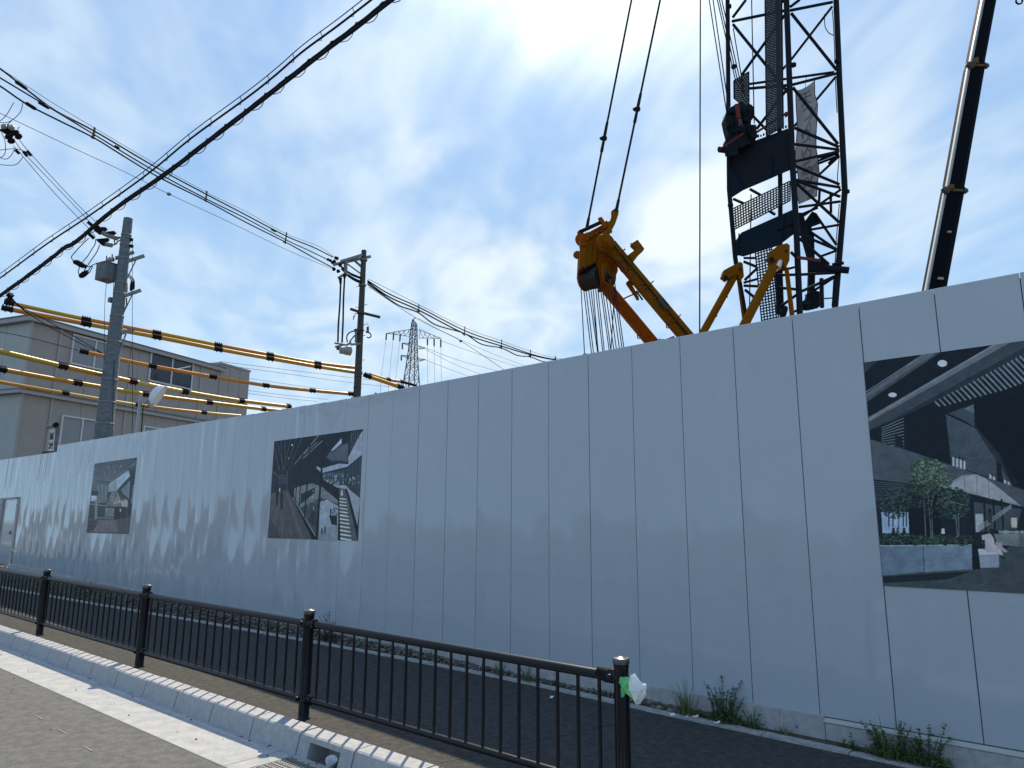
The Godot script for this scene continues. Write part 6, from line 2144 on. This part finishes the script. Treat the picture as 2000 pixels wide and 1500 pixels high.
	# brackets on the near leg
	for q in [[[780, 520, 845, 472, 838, 458, 805, 425, 862, 388, 920, 465, 872, 510, 822, 577], G - 0.1, 0.22], [[765, 755, 790, 735, 825, 750, 835, 772, 815, 776, 870, 880, 875, 905, 855, 902, 845, 880, 768, 770], G + 0.2, 0.1]]:
		var st := ST()
		plate(st, pts(c4(q[0]), q[1]), fh * q[2])
		part("leg_bracket", st, MT.crane_yellow, t)
	for q in [[745, 895, 885, 832, 0.025, G + 0.3], [850, 830, 905, 908, 0.03, G + 0.15], [1050, 905, 1120, 985, 0.07, G - 0.28], [1075, 890, 1130, 955, 0.03, G - 0.3], [800, 420, 815, 430, 0.02, G - 0.1]]:
		var p := c4([q[0], q[1], q[2], q[3]])
		var st := ST()
		tube(st, [at(p[0], p[1], q[5]), at(p[2], p[3], q[5])], q[4], -1, 8)
		part("leg_fitting", st, MT.iron, t)
	for q in [[530, 490, 600, 530, 680, 575, 720, 600, 745, 640], [745, 560, 735, 530, 770, 525, 800, 560, 830, 600, 820, 580], [735, 545, 770, 600, 778, 650, 760, 675, 730, 670, 700, 630]]:
		var st := ST()
		tube(st, smooth_path(c4(q), G - 0.26, G - 0.26, 4), 0.012, -1, 5)
		part("hose", st, MT.wire, t)
	# falls of rope below the block
	for q in [[372, 790, 405, 1385], [398, 850, 465, 1370], [418, 852, 482, 1368], [440, 850, 518, 1365], [460, 850, 524, 1362], [480, 848, 522, 1360], [500, 840, 562, 1358], [518, 830, 575, 1354], [540, 815, 618, 1350], [555, 805, 632, 1345], [575, 795, 658, 1342], [600, 785, 680, 1338], [625, 775, 706, 1335], [648, 770, 728, 1330], [662, 768, 744, 1325], [665, 820, 632, 1345]]:
		var p := c4(q)
		var st := ST()
		var hd := lerpf(SB + 0.55, SB, clampf((q[0] - 372.0) / 290.0, 0.0, 1.0))
		tube(st, [at(p[0], p[1] - 6, hd), at(p[2], p[3], hd), at(p[2] * 1.6 - p[0] * 0.6, p[3] * 1.6 - p[1] * 0.6, hd)], 0.015, -1, 6)
		part("rope_fall", st, MT.rope, t)
	# pendants
	for q in [[1146, 446, 1180, 270, 1234, -3, G + 0.3], [1204, 410, 1245, 213, 1290, -3, G - 0.3]]:
		var hd: float = q[6]
		var u := at(q[0], q[1], hd)
		var v := at(q[2], q[3], hd + 0.2)
		var w := at(q[4], q[5], hd + 0.4)
		var st := ST()
		tube(st, [u, v, w, w + (w - v) * 1.5], 0.035, -1, 8)
		var pn := part("pendant", st, MT.rope, t)
		var b := ST()
		var d := (v - u).normalized()
		for e in [[v - d * 0.55, d, 0.5], [v + d * 0.08, d, 0.55], [u - d * 0.05, d, 0.45]]:
			b = ST()
			lathe(b, e[0], e[1], [[0.03, 0], [0.052, 0.06], [0.045, e[2] - 0.05], [0.03, e[2]]], 10)
			part("rope_socket", b, MT.rope, pn)
		var k := ST()
		lathe(k, v - d * 0.07, d, [[0.05, 0], [0.095, 0.03], [0.10, 0.09], [0.07, 0.14], [0.05, 0.17]], 12)
		box(k, v - right * 0.05, Vector3(0.16, 0.07, 0.12))
		part("link", k, MT.rope, pn)
	# the machine's deck and tracks, below the top of the hoarding
	var deck_a := at(1380, 900, 22.6)
	var deck_b := at(1575, 900, 20.4)
	var mid := (deck_a + deck_b) * 0.5
	var dirv := (deck_b - deck_a); dirv.y = 0
	var bas := frame_of(dirv)
	var dk := ST()
	bevel_box(dk, Vector3(mid.x, 2.0, mid.z), Vector3(3.0, 1.0, dirv.length() + 3.2), 0.06, bas)
	part("deck", dk, MT.crane_yellow, t)
	for sg in [-1.0, 1.0]:
		var tr := ST()
		bevel_box(tr, Vector3(mid.x, 0.62, mid.z) + bas.x * 1.9 * sg, Vector3(0.9, 1.1, dirv.length() + 4.0), 0.25, bas)
		part("track", tr, MT.crane_dark, t)
	var cwt := ST()
	bevel_box(cwt, Vector3(mid.x, 1.55, mid.z), Vector3(2.2, 0.7, 2.2), 0.1, bas)
	part("slew_base", cwt, MT.crane_dark, t)
	# the banner tied inside the boom
	var bn := thing("hanging_banner", "long pale grey banner with faint brush lettering tied inside the lattice boom", "banner", "", at(1577, 270, 20.2))
	var im := Image.create(128, 512, false, Image.FORMAT_RGB8)
	im.fill(Color(0.66, 0.66, 0.67))
	pim = im
	var ik := Color(0.42, 0.42, 0.44)
	for s in [[30, 30, 95, 30], [20, 52, 105, 50], [64, 30, 62, 68], [62, 66, 34, 92], [62, 66, 92, 90], [40, 110, 80, 104], [80, 104, 98, 124], [98, 124, 80, 150], [80, 150, 50, 156], [36, 190, 40, 226], [30, 206, 62, 194], [62, 194, 80, 208], [80, 208, 70, 236], [70, 236, 44, 238], [86, 180, 84, 240], [40, 270, 46, 306], [74, 262, 52, 312], [40, 292, 76, 274], [76, 274, 96, 290], [96, 290, 88, 316], [88, 316, 66, 318], [34, 350, 84, 342], [60, 342, 38, 380], [38, 380, 76, 366], [76, 366, 92, 386], [40, 420, 62, 414], [62, 414, 70, 440], [70, 440, 44, 452], [84, 404, 90, 448], [50, 480, 90, 474]]:
		var a := Vector2(s[0], s[1])
		var b := Vector2(s[2], s[3])
		var n := (b - a).orthogonal().normalized() * 3.5
		var e := (b - a).normalized() * 2.0
		fill(PackedVector2Array([a + n - e, b + n + e, b - n + e, a - n - e]), ik)
	var bm := mat(Color(0.50, 0.545, 0.60), 0.7)
	bm.albedo_texture = ImageTexture.create_from_image(im)
	bm.backlight_enabled = true
	bm.backlight = Color(0.6, 0.6, 0.62)
	var cb := ST()
	var le := [[1554, 177], [1554.5, 200], [1556, 225], [1557, 250], [1555, 280], [1553, 305], [1555, 325], [1559, 345], [1555, 375], [1561, 399]]
	var re := [[1591, 157], [1591.5, 185], [1597, 203], [1596, 230], [1594, 262], [1594, 290], [1597, 308], [1600, 335], [1597, 355], [1595, 384]]
	var rows := []
	for i in le.size():
		var row := []
		for k in 9:
			var f := k / 8.0
			var hd := 20.25 + 0.07 * sin(f * 5.0 + i * 1.1) + 0.04 * sin(i * 2.3)
			row.append([at(lerpf(le[i][0], re[i][0], f), lerpf(le[i][1], re[i][1], f) + (4.0 * sin(f * PI) if i == 0 else 0.0), hd), Vector2(f, float(i) / (le.size() - 1))])
		rows.append(row)
	cb.set_smooth_group(1)
	for i in rows.size() - 1:
		for k in 8:
			for e in [[i, k], [i, k + 1], [i + 1, k + 1], [i, k], [i + 1, k + 1], [i + 1, k]]:
				cb.set_uv(rows[e[0]][e[1]][1]); cb.add_vertex(rows[e[0]][e[1]][0])
	part("cloth", cb, bm, bn)
	for side in [0, 8]:
		var hem := ST()
		var p := []
		for row in rows: p.append(row[side][0])
		tube(hem, p, 0.012, -1, 5)
		part("hem_cord", hem, MT.rope, bn)
	var tie := ST()
	tube(tie, [rows[0][4][0], at(1575, 150, 20.2)], 0.008, -1, 5)
	part("tie_cord", tie, MT.rope, bn)

func make_telescopic_crane() -> void:
	var H := 23.0
	var foot := at(1800, 1020, H)
	var t := thing("telescopic_crane", "black telescopic crane boom with a pale edge strip, right of the lattice boom", "crane", "", Vector3(foot.x, 0, foot.z))
	# sections, each slipping inside the next: [y0, left0, right0, y1, left1, right1]
	var sec := [[-260, 1975.5, 1994.5, 124, 1899, 1923], [122, 1897.5, 1925.5, 367, 1853.5, 1883.5], [365, 1851.5, 1885.5, 620, 1803, 1838.5], [618, 1802, 1840, 960, 1739, 1777]]
	for i in 4:
		var q: Array = sec[i]
		var st := ST()
		var w0: float = (q[2] - q[1]) / F * H
		var o := fh * (0.5 - 0.03 * i)
		var a0 := at(q[1], q[0], H)
		var b0 := at(q[2], q[0], H)
		var a1 := at(q[4], q[3], H)
		var b1 := at(q[5], q[3], H)
		# rounded belly: the near face is bent once along its length
		var m0 := a0.lerp(b0, 0.72) - fh * 0.07
		var m1 := a1.lerp(b1, 0.72) - fh * 0.07
		var r0 := [a0, m0, b0, b0 + o, a0 + o]
		var r1 := [a1, m1, b1, b1 + o, a1 + o]
		st.set_smooth_group(-1)
		for k in 5:
			var n := (k + 1) % 5
			quad(st, r0[k], r0[n], r1[n], r1[k])
		for r in [r0, r1]:
			tri(st, r[0], r[1], r[2]); tri(st, r[0], r[2], r[3]); tri(st, r[0], r[3], r[4])
		var s := part("boom_section", st, MT.boom, t)
		# pale strip along the left edge
		var ps := ST()
		var e0 := at(q[1] - 6.5, q[0], H + 0.12)
		var e1 := at(q[4] - 6.5, q[3], H + 0.12)
		beam(ps, (e0 + a0) * 0.5, (e1 + a1) * 0.5, 0.10, 0.12)
		part("edge_strip", ps, MT.boom_white, s)
		var ps2 := ST()
		tube(ps2, [at(q[1] - 1.0, q[0], H - 0.03), at(q[4] - 1.0, q[3], H - 0.03)], 0.018, -1, 6)
		part("edge_pipe", ps2, MT.trim, s)
	for q in [[1916, 123, 1890, 1928, 15], [1868, 367, 1842, 1887, 7]]:
		var st := ST()
		tube(st, [at(q[2], q[1] + 3, H - 0.05), at(q[3], q[1] + 6, H - 0.05)], 0.05, -1, 8)
		var c := part("collar", st, MT.brass, t)
		for e in [[q[2] + 3, q[1] + 4, 0.11], [q[3] - 2, q[1] + 6, 0.09], [q[2] + 7, q[1] + 8, 0.08]]:
			var b := ST()
			var p := at(e[0], e[1], H - 0.06)
			lathe(b, p - fh * 0.08, fh, [[e[2] * 0.6, 0], [e[2], 0.03], [e[2], 0.13], [e[2] * 0.6, 0.16]], 12)
			part("roller", b, MT.iron, c)
		var p0 := at(q[0] - 12, q[1] - 10.0, H - 0.1)
		var b2 := ST()
		box(b2, at(q[0] - 10, q[1] - q[4] * 0.25, H - 0.1), Vector3(0.16, 0.10 + q[4] * 0.008, 0.10))
		beam(b2, at(q[2] - 3, q[1] + 2, H), at(q[2] + 5, q[1] - 3, H), 0.025, 0.025)
		part("guide", b2, MT.brass, c)
	for q in [[1854, 453, 7.5, 3.5], [1837, 544, 10.5, 4.5]]:
		var st := ST()
		var a := at(q[0], q[1], H - 0.115)
		box(st, a, Vector3(q[2] / F * H, q[3] / F * H, 0.07), Basis(right, Vector3.UP, -fh).rotated(fh, 0.06))
		part("pale_plate", st, MT.trim, t)
	for q in [[1965, -260, 1809.5, 560], [1968, -260, 1812, 560]]:
		var st := ST()
		tube(st, [at(q[0] + 1.5, q[1], H + 0.1), at(q[2], q[3], H + 0.1), at(q[2] * 2 - q[0], q[3] * 2 - q[1], H + 0.1)], 0.008, -1, 5)
		part("hoist_rope", st, MT.rope, t)
	var body := ST()
	bevel_box(body, Vector3(foot.x, 1.1, foot.z) - right * 0.5, Vector3(2.4, 1.9, 6.0), 0.1, Basis.from_euler(Vector3(0, 0.6, 0)))
	part("carrier", body, MT.crane_yellow, t)
	# the hook block whose lower ring just shows at the top right corner
	var hk := thing("crane_hook", "dark crane hook ring peeping in at the top right corner", "hook", "", at(1991, 0, H))
	var ringp := []
	for i in 25: ringp.append(at(1990.5 + 6.2 * cos(TAU * i / 24.0), 2.0 + 5.8 * sin(TAU * i / 24.0), H))
	var rs := ST()
	tube(rs, ringp, 0.030, -1, 8)
	part("ring", rs, MT.rope, hk)
	var sh := ST()
	tube(sh, [at(1990.5, -4, H), at(1990.5, -30, H)], 0.05, 0.08, 10)
	box(sh, at(1990.5, -42, H), Vector3(0.30, 0.40, 0.24))
	part("block", sh, MT.rope, hk)
	var hr := ST()
	for e in [-3, 3]: tube(hr, [at(1990.5 + e, -48, H), at(1991 + e, -420, H)], 0.012, -1, 5)
	part("rope", hr, MT.rope, hk)

# ---------- small things on the site ----------
func make_site_small() -> void:
	var H := 16.2
	var ft := at(275, 770, H)
	var l := thing("floodlight", "white dished floodlight on a thin grey post in front of the office", "floodlight", "", Vector3(ft.x, 0, ft.z))
	var st := ST()
	beam(st, Vector3(ft.x, -0.05, ft.z), at(277, 771, H) * Vector3(0, 1, 0) + Vector3(ft.x, 0, ft.z), 0.055, 0.055, Vector3.BACK)
	part("post", st, MT.galv, l)
	var ca := ST()
	tube(ca, [at(280, 790, H), at(276, 846, H), at(274, 900, H)], 0.012, -1, 5)
	part("cable", ca, MT.wire, l)
	# dish: a shell whose open side faces down right
	var face := at(310.5, 774, H)
	var ax := (-right * 0.86 + Vector3.UP * 0.50 - fh * 0.10).normalized()
	var u := (right * 0.44 + Vector3.UP * 0.88).normalized()
	u = (u - ax * u.dot(ax)).normalized()
	var v := ax.cross(u)
	var R := 23.5 / F * H
	var rings := []
	for k in 9:
		var a := PI * 0.5 * k / 8.0
		rings.append(ring(face + ax * sin(a) * R * 0.72, u, v, R * cos(a) + 0.001, R * 0.62 * cos(a) + 0.001, 22))
	var ds := ST()
	skin(ds, rings)
	var dish := part("dish", ds, MT.lamp_white, l)
	var rs := ST()
	var rp := []
	for p in rings[0]: rp.append(p)
	rp.append(rings[0][0])
	tube(rs, rp, 0.013, -1, 6)
	part("rim", rs, MT.white, dish)
	for q in [[1, 0.0], [0, 0.0], [-1, 0.0]]:
		var b := ST()
		var c: Vector3 = face + u * R * q[0]
		box(b, c - fh * 0.03, Vector3(0.03, 0.03, 0.03))
		part("rim_clip", b, MT.white, dish)
	var arm := ST()
	beam(arm, at(278, 786, H), at(292, 787, H - 0.03), 0.05, 0.05)
	box(arm, at(285, 784, H - 0.03), Vector3(0.12, 0.07, 0.07))
	box(arm, at(294, 788, H - 0.04), Vector3(0.10, 0.12, 0.10))
	part("mount", arm, MT.galv, l)
	var loop := ST()
	tube(loop, smooth_path([281, 790, 285, 796, 290, 794, 294, 792], H, H, 4), 0.01, -1, 5)
	part("cable", loop, MT.wire, l)
	# the camera post at the step of the hoarding
	var C := 21.4
	var cf := at(109, 860, C)
	var c := thing("camera_post", "security camera post with a white notice board at the step in the hoarding", "camera post", "", Vector3(cf.x, 0, cf.z))
	st = ST()
	beam(st, Vector3(cf.x, -0.05, cf.z), at(113, 833, C) * Vector3(0, 1, 0) + Vector3(cf.x, 0, cf.z), 0.10, 0.10, Vector3.BACK)
	part("post", st, MT.pole, c)
	var cm := ST()
	var k := 12.5
	tube(cm, [at(60 + 400 / k, 800 + 428 / k, C - 0.1), at(60 + 640 / k, 800 + 370 / k, C - 0.15)], 0.065, -1, 12)
	part("camera", cm, MT.arm, c)
	var cl := ST()
	tube(cl, [at(60 + 595 / k, 800 + 380 / k, C - 0.2), at(60 + 630 / k, 800 + 368 / k, C - 0.28)], 0.07, -1, 14)
	part("lens", cl, MT.black, c)
	var bd := ST()
	plate(bd, pts(crop(60, 800, k, [470, 480, 590, 470, 545, 1010, 415, 1010]), C - 0.1), fh * 0.03)
	var board := part("notice_board", bd, MT.frame, c)
	var tx := ST()                                       # rows of small dark characters
	for b in [[470, 560, 560, 550, 550, 735, 455, 740], [450, 800, 545, 790, 530, 960, 430, 975]]:
		for r in 5:
			for q in 3:
				if rng.randf() < 0.12: continue
				var f0 := (r + 0.1) / 5.0
				var f1 := (r + 0.86) / 5.0
				var g0 := (q + 0.06) / 3.0
				var g1 := (q + 0.92) / 3.0
				var pp := []
				for e in [[g0, f0], [g1, f0], [g1, f1], [g0, f1]]:
					var x: float = lerpf(lerpf(b[0], b[2], e[0]), lerpf(b[6], b[4], e[0]), e[1])
					var y: float = lerpf(lerpf(b[1], b[3], e[0]), lerpf(b[7], b[5], e[0]), e[1])
					pp.append(at(60 + x / k, 800 + y / k, C - 0.107))
				plate(tx, pp, fh * 0.006)
	part("lettering", tx, MT.crane_navy, board)
	var sh := ST()
	beam(sh, at(60 + 280 / k, 800 + 1050 / k, C - 0.05), at(60 + 545 / k, 800 + 1020 / k, C - 0.05), 0.05, 0.05)
	part("bracket", sh, MT.iron, c)

# ---------- weeds ----------
func blade(st: SurfaceTool, b: Vector3, lean: Vector3, h: float, w: float, n := 6) -> void:
	var side := lean.cross(Vector3.UP).normalized()
	if side.length() < 0.5: side = Vector3.RIGHT
	st.set_smooth_group(-1)
	var pl: Vector3
	var pr: Vector3
	for k in n + 1:
		var t := float(k) / n
		var c := b + Vector3.UP * h * (t - 0.35 * t * t * lean.length() * 1.4) + lean * h * t * t
		var ww := w * (1.0 - t * t) + 0.0006
		var l := c - side * ww
		var r := c + side * ww
		if k > 0: quad(st, pl, l, r, pr)
		pl = l; pr = r
func leaflet(st: SurfaceTool, p: Vector3, d: Vector3, l: float, w: float) -> void:
	var s := d.cross(Vector3(rng.randf() - 0.5, 1, rng.randf() - 0.5)).normalized() * w
	st.set_smooth_group(-1)
	var m := p + d * l * 0.45 + s.cross(d).normalized() * 0.002
	quad(st, p, m + s, p + d * l, m - s)
func rdir(up: float) -> Vector3:
	var a := rng.randf() * TAU
	return Vector3(cos(a), up, sin(a)).normalized()
func weed(label: String, where: Vector3, nb: int, hb: float, ns: int, hs: float, spread: float, m: Material, grp := "weeds at the foot of the hoarding") -> void:
	var t := thing("weed", label, "weed", grp, where)
	if nb > 0:
		var st := ST()
		for i in nb:
			var a := rng.randf() * TAU
			var o := Vector3(cos(a), 0, sin(a) * 0.5) * spread * sqrt(rng.randf())
			blade(st, where + o, Vector3(cos(a), 0, sin(a) * 0.6 + 0.1) * rng.randf_range(0.1, 0.75), hb * rng.randf_range(0.45, 1.1), rng.randf_range(0.0016, 0.0034))
		part("blades", st, m, t)
	if ns > 0:
		var ss := ST()
		var ls := ST()
		for i in ns:
			var a := rng.randf() * TAU
			var o := Vector3(cos(a), 0, sin(a) * 0.5) * spread * 0.6 * sqrt(rng.randf())
			var lean := Vector3(cos(a), 0, sin(a) * 0.5) * rng.randf_range(0.1, 0.5)
			var h := hs * rng.randf_range(0.45, 1.1)
			var path := []
			for k in 7:
				var f := k / 6.0
				path.append(where + o + Vector3.UP * h * f + lean * h * f * f)
			tube(ss, path, 0.0026, 0.0012, 5)
			for k in int(34 * h / 0.25) + 5:
				var f := rng.randf_range(0.05, 1.0)
				var i0 := mini(int(f * 6.0), 5)
				var p: Vector3 = (path[i0] as Vector3).lerp(path[i0 + 1], f * 6.0 - i0)
				leaflet(ls, p, rdir(rng.randf_range(-0.1, 0.8)), rng.randf_range(0.014, 0.040) * (1.25 - 0.5 * f), rng.randf_range(0.004, 0.010))
			for k in 5: leaflet(ls, path[6], rdir(1.2), 0.012, 0.003)
		for i in ns * 22:                                # low foliage round the foot
			var o := rdir(0.15) * spread * sqrt(rng.randf())
			leaflet(ls, where + Vector3(o.x, absf(o.y) * 0.6 + rng.randf() * hs * 0.16, o.z * 0.5), rdir(0.7), rng.randf_range(0.012, 0.03), rng.randf_range(0.004, 0.009))
		part("stems", ss, MT.leaf_d, t)
		part("leaves", ls, m, t)
func on_street(x: float, y: float, h := 0.0) -> Vector3:    # the point of the pavement seen there
	var r := ray(x, y)
	var g := 0.0125
	var k := (EYE.y - (0.0125 * -2.0) - h) / -(r.y + g * r.dot(SE))
	return EYE + r * k
func make_plants() -> void:
	var foot := func(px: float, py: float) -> Vector3:
		var p := on_wall(px, py)
		p.z = WALL_Z + 0.075
		p.y = ground(p.x) + 0.004
		return p
	weed("tall tuft of thin grass before the yellowed board end, right of the railing", foot.call(1352, 1400), 46, 0.30, 3, 0.14, 0.09, MT.leaf_b)
	weed("biggest bushy weed with budded stalks, just right of the grass tuft by the railing end", foot.call(1425, 1415), 16, 0.20, 19, 0.30, 0.15, MT.leaf)
	weed("low weed with one long arching blade, right of the bushy budded weed", foot.call(1478, 1432), 14, 0.22, 3, 0.12, 0.05, MT.leaf)
	weed("dry wisp of grass on the concrete footing between the two bushy weeds", foot.call(1545, 1446), 12, 0.085, 0, 0.0, 0.06, MT.straw)
	weed("small upright sprig left of the large weed at the bottom edge", foot.call(1676, 1476), 3, 0.08, 2, 0.12, 0.02, MT.leaf)
	weed("tiny seedling on the kerb edging under the footing", foot.call(1654, 1470), 2, 0.04, 1, 0.07, 0.012, MT.leaf)
	weed("large spreading weed with arching grass at the bottom edge of the picture", foot.call(1748, 1494), 34, 0.30, 18, 0.20, 0.16, MT.leaf)
	weed("leafy weed with drooping stems right of the large spreading weed", foot.call(1815, 1502), 8, 0.18, 17, 0.24, 0.16, MT.leaf)
	weed("two thin dark blades seen between the last uprights of the railing", foot.call(1204, 1368), 5, 0.24, 0, 0.0, 0.025, MT.leaf_d)
	weed("grass tuft behind the third upright from the railing's end", foot.call(1042, 1330), 22, 0.17, 2, 0.10, 0.10, MT.leaf)
	weed("sparse green tuft before the white boards, left of the railing end", foot.call(985, 1313), 16, 0.18, 1, 0.08, 0.07, MT.leaf)
	weed("short grass tuft near the joint of the white boards, middle of the railing", foot.call(850, 1288), 18, 0.13, 0, 0.0, 0.10, MT.leaf_b)
	var dw: Vector3 = foot.call(668, 1262)
	dw.z += 0.12
	weed("dark dead looking weed with a tall stalk behind the railing, right of its third post", dw, 4, 0.2, 11, 0.34, 0.15, MT.leaf_d)
	var q: Vector3 = foot.call(206, 1166)
	q.y += 0.03
	q.z += 0.3
	weed("far grass clump behind the railing under the smallest print", q, 30, 0.30, 3, 0.2, 0.35, MT.leaf_d)
	# low growth along the gravel, uncountable
	var gs := ST()
	for i in 900:
		var s := lerpf(-18.0, -2.0, pow(rng.randf(), 0.6))
		var d := lerpf(edge_d(s) + 0.12, 5.60 - s * 0.0436, rng.randf())
		var b := S(s, d, 0.015)
		var a := rng.randf() * TAU
		blade(gs, b, Vector3(cos(a), 0, sin(a)) * rng.randf_range(0.2, 0.8), rng.randf_range(0.02, 0.07), rng.randf_range(0.001, 0.0025), 3)
	for i in 1600:
		var c := [-3.55, -4.4, -5.1, -3.0, -2.7, -9.5, -12.5][rng.randi() % 7] as float
		var s := c + rng.randfn(0.0, 0.35)
		var d := lerpf(edge_d(s) + 0.11, maxf(edge_d(s) + 0.12, 5.58 - s * 0.0436), rng.randf())
		leaflet(gs, S(s, d, 0.02 + rng.randf() * 0.02), rdir(0.6), rng.randf_range(0.008, 0.022), rng.randf_range(0.003, 0.007))
	meta(part("ground_cover", gs, MT.leaf), "short grass and creeping weeds growing through the gravel strip", "ground cover", "", "stuff")
	var pp := ST()
	for q2 in [[1215, 1372], [1283, 1385], [1310, 1400], [1357, 1403], [1352, 1409], [1392, 1415], [1400, 1416], [1340, 1404], [175, 1161], [432, 1206], [522, 1222], [1073, 1366]]:
		var c: Vector3 = on_street(q2[0], q2[1] - 2, 0.02)
		for i in 3:
			var a := Vector3(rng.randf_range(-1, 1), rng.randf_range(0, 0.5), rng.randf_range(-1, 1)) * 0.03
			var b := Vector3(rng.randf_range(-1, 1), rng.randf_range(0, 0.6), rng.randf_range(-1, 1)) * 0.03
			pp.set_smooth_group(-1)
			quad(pp, c, c + a, c + a + b, c + b)
	meta(part("litter", pp, MT.white), "scraps of white paper caught in the weeds along the hoarding", "litter", "", "stuff")
